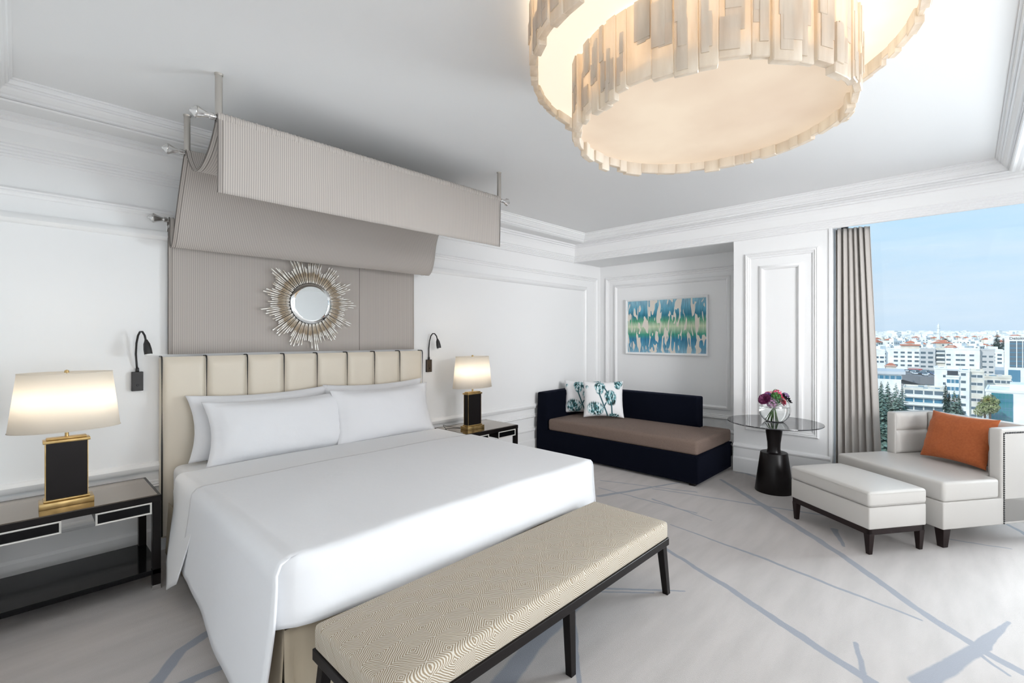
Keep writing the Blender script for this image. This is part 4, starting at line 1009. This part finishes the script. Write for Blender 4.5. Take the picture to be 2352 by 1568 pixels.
body(t, 'roof_storey', 'stone_cream', L*.45, L*1.0, 3, 18, h, h+2.6); body(t, 'tiled_roof', 'tile_red', L*.42, L*1.04, 2, 19, h+2.6, h+3.3)
t, L, h, z0 = block('shade-toned grey wing with dark balconies between the two long white blocks', 2113, 318, 2148, 352, 801.5, 12, 'stone_grey', rows=[(y, (.22, .70), 2.6, 1.6, PD) for y in (808, 818, 828, 838)], k=2)  # grey stands in for shade on the long block's turned face
t, L, h, z0 = block('cream building with dark recessed balconies in mid distance', 2149, 315, 2171, 313, 800, 14, 'stone_cream', rows=[(y, (.5,), 4.6, 1.7, PD) for y in (807, 817, 827)], k=1)
for y in (812, 822, 832): body(t, 'balcony', 'stone_white', .3, L-.2, -1.4, 0, zD(y, 315)-z0, zD(y, 315)-z0+1.0)
block('broad white five-storey block with small square windows right of the dark balconies', 2171, 292, 2250, 288, 801.5, 24, rows=[(y, (.10, .38, .52, .78), 2.0, 1.1, PD) for y in (815, 826, 837)], side=[(y, (.25, .75), 1.8, 1.2, PD) for y in (815, 826, 837, 848)], k=4)
block('grey shaded block with columns of windows behind the white five-storey block', 2251, 284, 2285, 330, 803, 12, 'stone_grey', rows=[(y, (.3, .75), 1.9, 1.2, PD) for y in (815, 826, 837, 848)], k=3)  # shade of the five-storey block's side is put into the grey
block('white slab beside the glass-fronted tower', 2286, 330, 2306, 326, 806, 12, 'stone_white', rows=[(y, (.5,), 2.2, 1.4, PD) for y in (815, 824, 833)], k=1)
# stepped block in front
t, L, h, z0 = block('low white stepped block with a brick-like end wall in front of the others', 2146, 215, 2174, 213, 846, 14, rows=[(y, (.82,), .9, 1.1, PD) for y in (863, 880)], k=2)
t, L, h, z0 = block('white block with enclosed glass balconies and a dark rooftop room', 2174, 200, 2203, 198.5, 864, 12, rows=[(y, (.2, .5, .8), 1.35, 1.5, 'pane_blue') for y in (875, 892, 909, 926)], k=1)
body(t, 'rooftop_room', 'car_dark', .2, L-.3, .5, 6, h, h+2.4); body(t, 'rooftop_lid', 'roof_grey', 0, L, .2, 6.3, h+2.4, h+2.7)
t, L, h, z0 = block('tall white apartment tower with one column of windows on its front', 2203, 198, 2226.5, 197.5, 851.5, 12, rows=[(y, (.42,), 1.5, 1.1, PD) for y in (859.5, 876.5, 893.5, 911, 929, 946)], k=1)
t, L, h, z0 = block('shaded side wing of the tall apartment tower with two window columns', 2227, 197, 2260, 212, 852, 12, 'stone_cream', rows=[(y, (.30, .72), 1.6, 1.1, PD) for y in (860, 877, 894, 912, 930, 947)], k=1)  # darker cream paints the shade on the tower's side
t, L, h, z0 = block('low long cream wing with five windows right of the apartment tower', 2261, 208, 2323, 200, 865, 12, 'stone_cream', rows=[(877, (.22, .50, .72, .92), 1.8, 1.2, PD)], k=5)
# terraced offices
t, L, h, z0 = block('cream terraced office building with deep strip balconies above the lounge chair', 2075, 186, 2170, 182, 892, 16, 'stone_cream', rows=(), k=6)
for i, y in enumerate((900, 918, 936, 954)):
    zz = zD(y, 184)-z0
    for k in range(4): window(t, L*(.14+.24*k), 0, zz, L*.21, 1.5, PD if i % 2 == 0 else 'pane_blue')
    body(t, 'balcony', 'stone_white', 0, L, -1.6, 0, zz-1.75, zz-.95)
# round-roofed hall
t, L, h, z0 = block('low white hall with a curved roof edge and a strip of blue glass', 2006, 236, 2070, 232, 858, 26, rows=[(865.5, fr(5, .1, .9), 2.4, 1.7, 'pane_blue')], k=2)
body(t, 'roof_slab', 'roof_grey', -1.2, L+1.6, -1.2, 27, h+.2, h+1.5)
# tall glass-fronted building, writing on its top
t, L, h, z0 = block('white-framed office building with a tall dark glass front at the right edge', 2307, 262, 2400, 258, 774, 22, k=0)
body(t, 'glass_front', 'pane_blue', L*.135, L*.9, -.12, .1, zD(843, 261)-z0, zD(783, 261)-z0).data.materials[0] = M['pane_dark']
for i in range(6): body(t, 'spandrel', 'pane_blue', L*.135, L*.9, -.2, -.1, zD(783+10*i+7, 261)-z0, zD(783+10*i+5, 261)-z0)
for f in (.30, .45, .62, .78): body(t, 'mullion', 'stone_white', L*f, L*f+.35, -.4, -.1, zD(843, 261)-z0, zD(783, 261)-z0)
body(t, 'lower_glass', 'pane_blue', L*.10, L*.40, -.5, 0, zD(876, 261)-z0, zD(849, 261)-z0)
fc = bpy.data.curves.new('txt', 'FONT'); fc.body = 'Deloitte.'; fc.size = 2.0; fc.extrude = .08
fo = bpy.data.objects.new('tmp', fc); COL.objects.link(fo); me = bpy.data.meshes.new_from_object(fo.evaluated_get(bpy.context.evaluated_depsgraph_get())); bpy.data.objects.remove(fo)
me.materials.clear(); me.materials.append(M['letter_dark']); o = bpy.data.objects.new('lettering', me); COL.objects.link(o); o.parent = t; o.rotation_euler = (PI/2, 0, 0); o.location = (L*.12, -.15, zD(779.6, 261)-z0)
# near white building with teal glazing
t, L, h, z0 = block('near white building with a square of teal glass behind the lounge chair', 2264, 128, 2400, 108, 896, 18, k=0, para=.3)
T0, T1 = L*.105, L*.475
body(t, 'teal_glazing', 'pane_teal', T0, T1, -.08, .1, zD(975, 122)-z0, zD(907, 122)-z0)
for i in range(7): body(t, 'mullion', 'pane_blue', T0+(T1-T0)*i/6-.04, T0+(T1-T0)*i/6+.04, -.14, -.06, zD(975, 122)-z0, zD(907, 122)-z0)
for y in (922, 926, 943, 947, 962): body(t, 'spandrel', 'pane_blue', T0, T1, -.12, -.07, zD(y, 122)-z0, zD(y, 122)-z0+.16)
body(t, 'upper_storey', 'stone_white', L*.42, L*1.0, 4, 16, h, h+1.6)
# shops and car park
t, L, h, z0 = block('low dark shop row with red awnings above the car park', 2084, 312, 2148, 305, 845, 6, 'stone_grey', k=0)
body(t, 'awning', 'awning_red', .5, L*.55, -1.8, 0, h-.9, h-.4); body(t, 'shop_glass', 'pane_dark', .3, L-.3, -.1, .1, h-3.2, h-1)
t, L, h, z0 = block('small house with a bright red tiled roof below the long white block', 2034, 300, 2058, 298, 841, 12, 'stone_cream', k=0)
bm = BM(); v = [bm.verts.new(p) for p in ((-.6, -.6, h), (L+.6, -.6, h), (L+.6, 12.6, h), (-.6, 12.6, h), (L*.35, 6, h+2), (L*.65, 6, h+2))]
for f in ((0, 1, 5, 4), (1, 2, 5), (2, 3, 4, 5), (3, 0, 4), (0, 3, 2, 1)): bm.faces.new([v[i] for i in f])
obj('tiled_roof', bm, 'tile_red', t)
A, B_ = atD(2068, 275), atD(2150, 268); dd = (B_-A); rzp = math.atan2(dd.y, dd.x); zp = zD(866, 240)
bm = BM(); box(bm, 0, dd.length, -34, 24, -4, 0); o = obj('parking_deck', bm, 'asphalt', loc=(A.x, A.y, zp)); o.rotation_euler = (0, 0, rzp); o['kind'] = 'structure'
rnd = random.Random(8)
def carproto(m, lab, grp):
    t = thing('car', lab, 'car', (0, 0, 0), 0, grp); bm = BM(); box(bm, -2.1, 2.1, -.85, .85, .35, .95, .12, 2); obj('body', bm, m, t)
    bm = BM(); vs = box(bm, -1.1, 1.3, -.75, .75, .95, 1.45)
    for v in vs:
        if v.co.z > 1.2: v.co.x *= .72
    obj('cabin', bm, 'pane_dark', t)
    for sx in (-1.3, 1.3):
        for sy in (-.8, .8):
            bm = BM(); tube(bm, [(sx, sy-.1, .34), (sx, sy+.1, .34)], .34, 10); obj('wheel', bm, 'black_rim', t)
    return t
protos = [carproto('car_white', 'white car parked on the deck in front of the red awnings', 'white cars in the car park'), carproto('car_dark', 'dark car parked on the deck in front of the red awnings', 'dark cars in the car park'), carproto('car_blue', 'blue car parked on the deck in front of the red awnings', 'blue cars in the car park')]
used = set(); ux = dd.normalized(); uy = Vector((-ux.y, ux.x, 0)); n = 0
for row, yy in enumerate((-28, -18, -8, 4)):
    for c in range(8):
        x = 2.0+c*(dd.length-4)/7.5
        if rnd.random() < .25: continue
        k = rnd.choice((0, 0, 1, 2)); p = protos[k]
        if k in used:
            q = p.copy(); COL.objects.link(q)
            for ch in p.children: cc = ch.copy(); COL.objects.link(cc); cc.parent = q
        else: q = p; used.add(k)
        w = A+ux*x+uy*yy; q.location = (w.x, w.y, zp); q.rotation_euler = (0, 0, rzp+PI/2+rnd.uniform(-.05, .05))
# minaret
A = atD(2155.5, 900); zb = gz(900)-3
t = thing('minaret', 'slender white minaret rising above the skyline', 'minaret', (A.x, A.y, zb)); H = zD(740, 900)-zb
bm = BM(); lathe(bm, [(2.6, 0), (2.6, H*.52), (3.6, H*.54), (3.6, H*.56), (2.1, H*.57), (2.0, H*.74), (2.8, H*.76), (2.7, H*.78)], 12); obj('shaft', bm, 'stone_white', t)
bm = BM(); lathe(bm, [(1.7, H*.78), (2.1, H*.84), (1.2, H*.90), (.3, H*.93), (.25, H), (0, H)], 12); obj('spire', bm, 'stone_white', t)
# trees
def conifer(px, D, ytop, w, label, m='conifer', layers=22, col=False, seed=0, ybot=None):
    A = atD(px, D); zb = gz(D)-2; H = zD(ytop, D)-zb; r = random.Random(seed); layers = int(layers*1.7)
    t = thing('conifer_tree', label, 'tree', (A.x, A.y, zb)); z0 = max(1, H-w*(6.5 if col else 4.2))
    bm = BM(); tube(bm, [(0, 0, 0), (0, 0, H*.97)], [.35, .05], 6); obj('trunk', bm, 'bark', t)
    bm = BM()
    for l in range(layers):
        f = l/(layers-1); z = z0+(H-z0)*f; R = w*((1-f)**(.8 if not col else .5))*(.85+.3*r.random())+.15
        if col: R = w*.55*math.sin(PI*min(1, .12+f*.88))**.7*(.8+.4*r.random())+.1
        n = int(9+R*3)
        for i in range(n):
            a = r.uniform(0, 2*PI); rr = R*r.uniform(.65, 1.08); dz = -rr*.28+r.uniform(-.2, .2)
            d = Vector((math.cos(a), math.sin(a), 0)); s = Vector((-d.y, d.x, 0)); c = Vector((0, 0, z))
            for q in range(3):
                f0, f1 = .25+.22*q, .55+.22*q; ww = rr*.27*(1.1-.25*q)
                p0 = c+d*rr*f0+Vector((0, 0, dz*f0+r.uniform(-.15, .15))); p1 = c+d*rr*f1+Vector((0, 0, dz*f1-.05))
                v = [bm.verts.new(x) for x in (p0-s*ww*.4, p0+s*ww*.4, p1+s*ww, p1+d*ww*.6-Vector((0, 0, ww*.3)), p1-s*ww)]; bm.faces.new(v)
    obj('foliage', bm, m, t)
conifer(2024, 132, 876, 2.9, 'grey-green cedar at the left, its tip near the curtain edge', seed=1)
conifer(2039, 138, 876, 2.8, 'grey-green cedar second from the curtain', seed=2)
conifer(2058, 130, 880, 4.0, 'broad grey-green cedar in the middle of the cedar row', seed=3)
conifer(2072, 134, 886, 4.2, 'broad grey-green cedar at the right of the cedar row', seed=4)
conifer(2026, 110, 905, 3.2, 'nearest grey-green cedar in front of the row, low beside the curtain', seed=14, layers=26)
conifer(2172, 150, 882, 1.6, 'narrow dark cypress in front of the apartment tower', 'cypress', 26, True, 5)
conifer(2180, 150, 900, 1.6, 'short dark cypress right beside the narrow cypress', 'cypress', 26, True, 6)
conifer(2192, 145, 897, 2.6, 'bushy blue-green pine below the enclosed balconies', seed=7)
conifer(2202, 148, 905, 2.4, 'shorter blue-green pine at the right of the bushy one', seed=8)
conifer(2290, 420, 761, 7.5, 'tall dark fir standing above the roofs left of the glass-fronted building', 'cypress', seed=9)
conifer(2305, 440, 775, 6, 'smaller dark fir half hidden by the glass-fronted building', 'cypress', seed=10)
def broadleaf(px, D, ytop, w, label, seed):
    A = atD(px, D); zb = gz(D)-2; H = zD(ytop, D)-zb; r = random.Random(seed)
    t = thing('leafy_tree', label, 'tree', (A.x, A.y, zb)); bm = BM(); tube(bm, [(0, 0, 0), (0, 0, H-w)], [.4, .2], 6); obj('trunk', bm, 'bark', t); bm = BM()
    blobs = [(Vector((r.uniform(-.5, .5)*w, r.uniform(-.5, .5)*w, H-w*1.1+r.uniform(-1.2, .5)*w)), w*r.uniform(.45, .7)) for _ in range(12)]
    for c, R in blobs:
        for _ in range(160):
            n = Vector((r.gauss(0, 1), r.gauss(0, 1), r.gauss(0, 1))).normalized(); p = c+n*R*r.uniform(.8, 1.05); a = n.orthogonal().normalized(); b = n.cross(a); e = .16*r.uniform(.7, 1.5)
            bm.faces.new([bm.verts.new(p+x) for x in (a*e, b*e, -a*e, -b*e)])
    obj('foliage', bm, 'olive', t)
broadleaf(2262, 124, 908, 2.0, 'olive-green leafy tree left of the teal glazing', 31)
broadleaf(2274, 120, 904, 1.9, 'yellow-green leafy tree right against the teal glazing', 32)
# distant houses: individuals first, the farthest as stuff
rnd = random.Random(77); HM = []
for k in range(10):
    w, d, h = rnd.uniform(9, 20), rnd.uniform(9, 16), rnd.uniform(7, 15); bm = BM(); box(bm, -w/2, w/2, -d/2, d/2, -6, h); box(bm, -w/4, w/5, -d/4, d/4, h, h+2.4); b = bpy.data.meshes.new('walls'); bm.to_mesh(b); bm.free(); b.materials.append(M['stone_white' if k % 3 else 'stone_cream'])
    bm = BM()
    for s in (1, -1):
        for fl in range(int(h//3.2)):
            for q in range(int(w//4)):
                x = -w/2+2+q*4+rnd.uniform(-.4, .4); box(bm, x-.7, x+.7, s*(d/2)-.08, s*(d/2)+.08, 1.2+fl*3.2, 2.7+fl*3.2)
            for q in range(int(d//4)): y = -d/2+2+q*4; box(bm, s*(w/2)-.08, s*(w/2)+.08, y-.7, y+.7, 1.2+fl*3.2, 2.7+fl*3.2)
    wm = bpy.data.meshes.new('windows'); bm.to_mesh(wm); bm.free(); wm.materials.append(M['pane_dark'])
    rm = None
    if k in (2, 6):
        bm = BM(); v = [bm.verts.new(p) for p in ((-w/2-.5, -d/2-.5, h), (w/2+.5, -d/2-.5, h), (w/2+.5, d/2+.5, h), (-w/2-.5, d/2+.5, h), (-w/5, 0, h+3.2), (w/5, 0, h+3.2))]
        for f in ((0, 1, 5, 4), (1, 2, 5), (2, 3, 4, 5), (3, 0, 4), (0, 3, 2, 1)): bm.faces.new([v[i] for i in f])
        rm = bpy.data.meshes.new('tiled_roof'); bm.to_mesh(rm); bm.free(); rm.materials.append(M['tile_red'])
    HM.append((b, wm, rm))
def house(px, D, k, sc=1.0):
    A = atD(px, D); b, wm, rm = HM[k]
    o = bpy.data.objects.new('house', b); COL.objects.link(o); o.location = (A.x, A.y, gz(D)); o.rotation_euler = (0, 0, rnd.choice((.1, .4, -.3, 1.2))+rnd.uniform(-.1, .1)); o.scale = (sc, sc, sc)
    zone = 'far left, by the curtain' if px < 2050 else 'left of the minaret' if px < 2135 else 'in front of the minaret' if px < 2185 else 'right of the minaret' if px < 2265 else 'around the tall dark fir' if px < 2310 else 'behind the glass-fronted building' if px < 2360 else 'far right beyond the glass-fronted building'
    dist = 'just behind the white apartment blocks' if D < 520 else 'in the lower middle of the city' if D < 680 else 'in the upper middle of the city' if D < 900 else 'close under the skyline'
    kind_ = 'red-tiled house' if rm else 'flat-roofed cream house' if k % 3 == 0 else 'flat-roofed white house'
    lb = kind_ + ' ' + dist + ', ' + zone; tag(o, lb, 'house', lb.replace('house ', 'houses ', 1))
    p = bpy.data.objects.new('windows', wm); COL.objects.link(p); p.parent = o; p['kind'] = 'stuff'
    if rm: p = bpy.data.objects.new('tiled_roof', rm); COL.objects.link(p); p.parent = o
n = 0
for D, cnt in ((395, 15), (440, 17), (490, 18), (550, 20), (620, 22), (700, 24), (800, 26), (920, 30), (1060, 34), (1220, 38)):
    for i in range(cnt):
        house(1930+(i+rnd.uniform(.1, .9))*560/cnt, D*rnd.uniform(.96, 1.04), rnd.choice((0, 1, 2, 3, 4, 5, 6, 7, 8, 9)), rnd.uniform(.7, 1.05)); n += 1
bm = BM()
for i in range(1900):
    D = rnd.uniform(1300, 3400); px = rnd.uniform(1930, 2600)
    if i >= 1000: px = rnd.uniform(1300, 1925); D = rnd.uniform(420, 3400)
    A = atD(px, D); w, d, h = rnd.uniform(6, 16), rnd.uniform(6, 16), rnd.uniform(6, 15)
    mt = Matrix.Translation((A.x, A.y, gz(D))) @ Matrix.Rotation(rnd.uniform(0, 1.5), 4, 'Z'); box(bm, -w, w, -d, d, -8, h*rnd.choice((1, 1, 1.4)), mtx=mt)
o = obj('far_city', bm, 'stone_white'); o['kind'] = 'stuff'; tag(o, 'sea of tiny white buildings along the horizon', 'buildings')
bm = BM()
for i in range(420):
    D = rnd.uniform(380, 1300); A = atD(rnd.uniform(1930, 2500), D); R = rnd.uniform(1.5, 4)
    for q in range(26):
        n_ = Vector((rnd.gauss(0, 1), rnd.gauss(0, 1), abs(rnd.gauss(0, 1)))).normalized(); p = Vector((A.x, A.y, gz(D)+R*1.1))+n_*R; a = n_.orthogonal().normalized(); b = n_.cross(a); e = R*.45
        bm.faces.new([bm.verts.new(p+x) for x in (a*e, b*e, -a*e, -b*e)])
o = obj('far_trees', bm, 'cypress'); o['kind'] = 'stuff'; tag(o, 'scattered small dark tree crowns between the distant houses', 'trees')
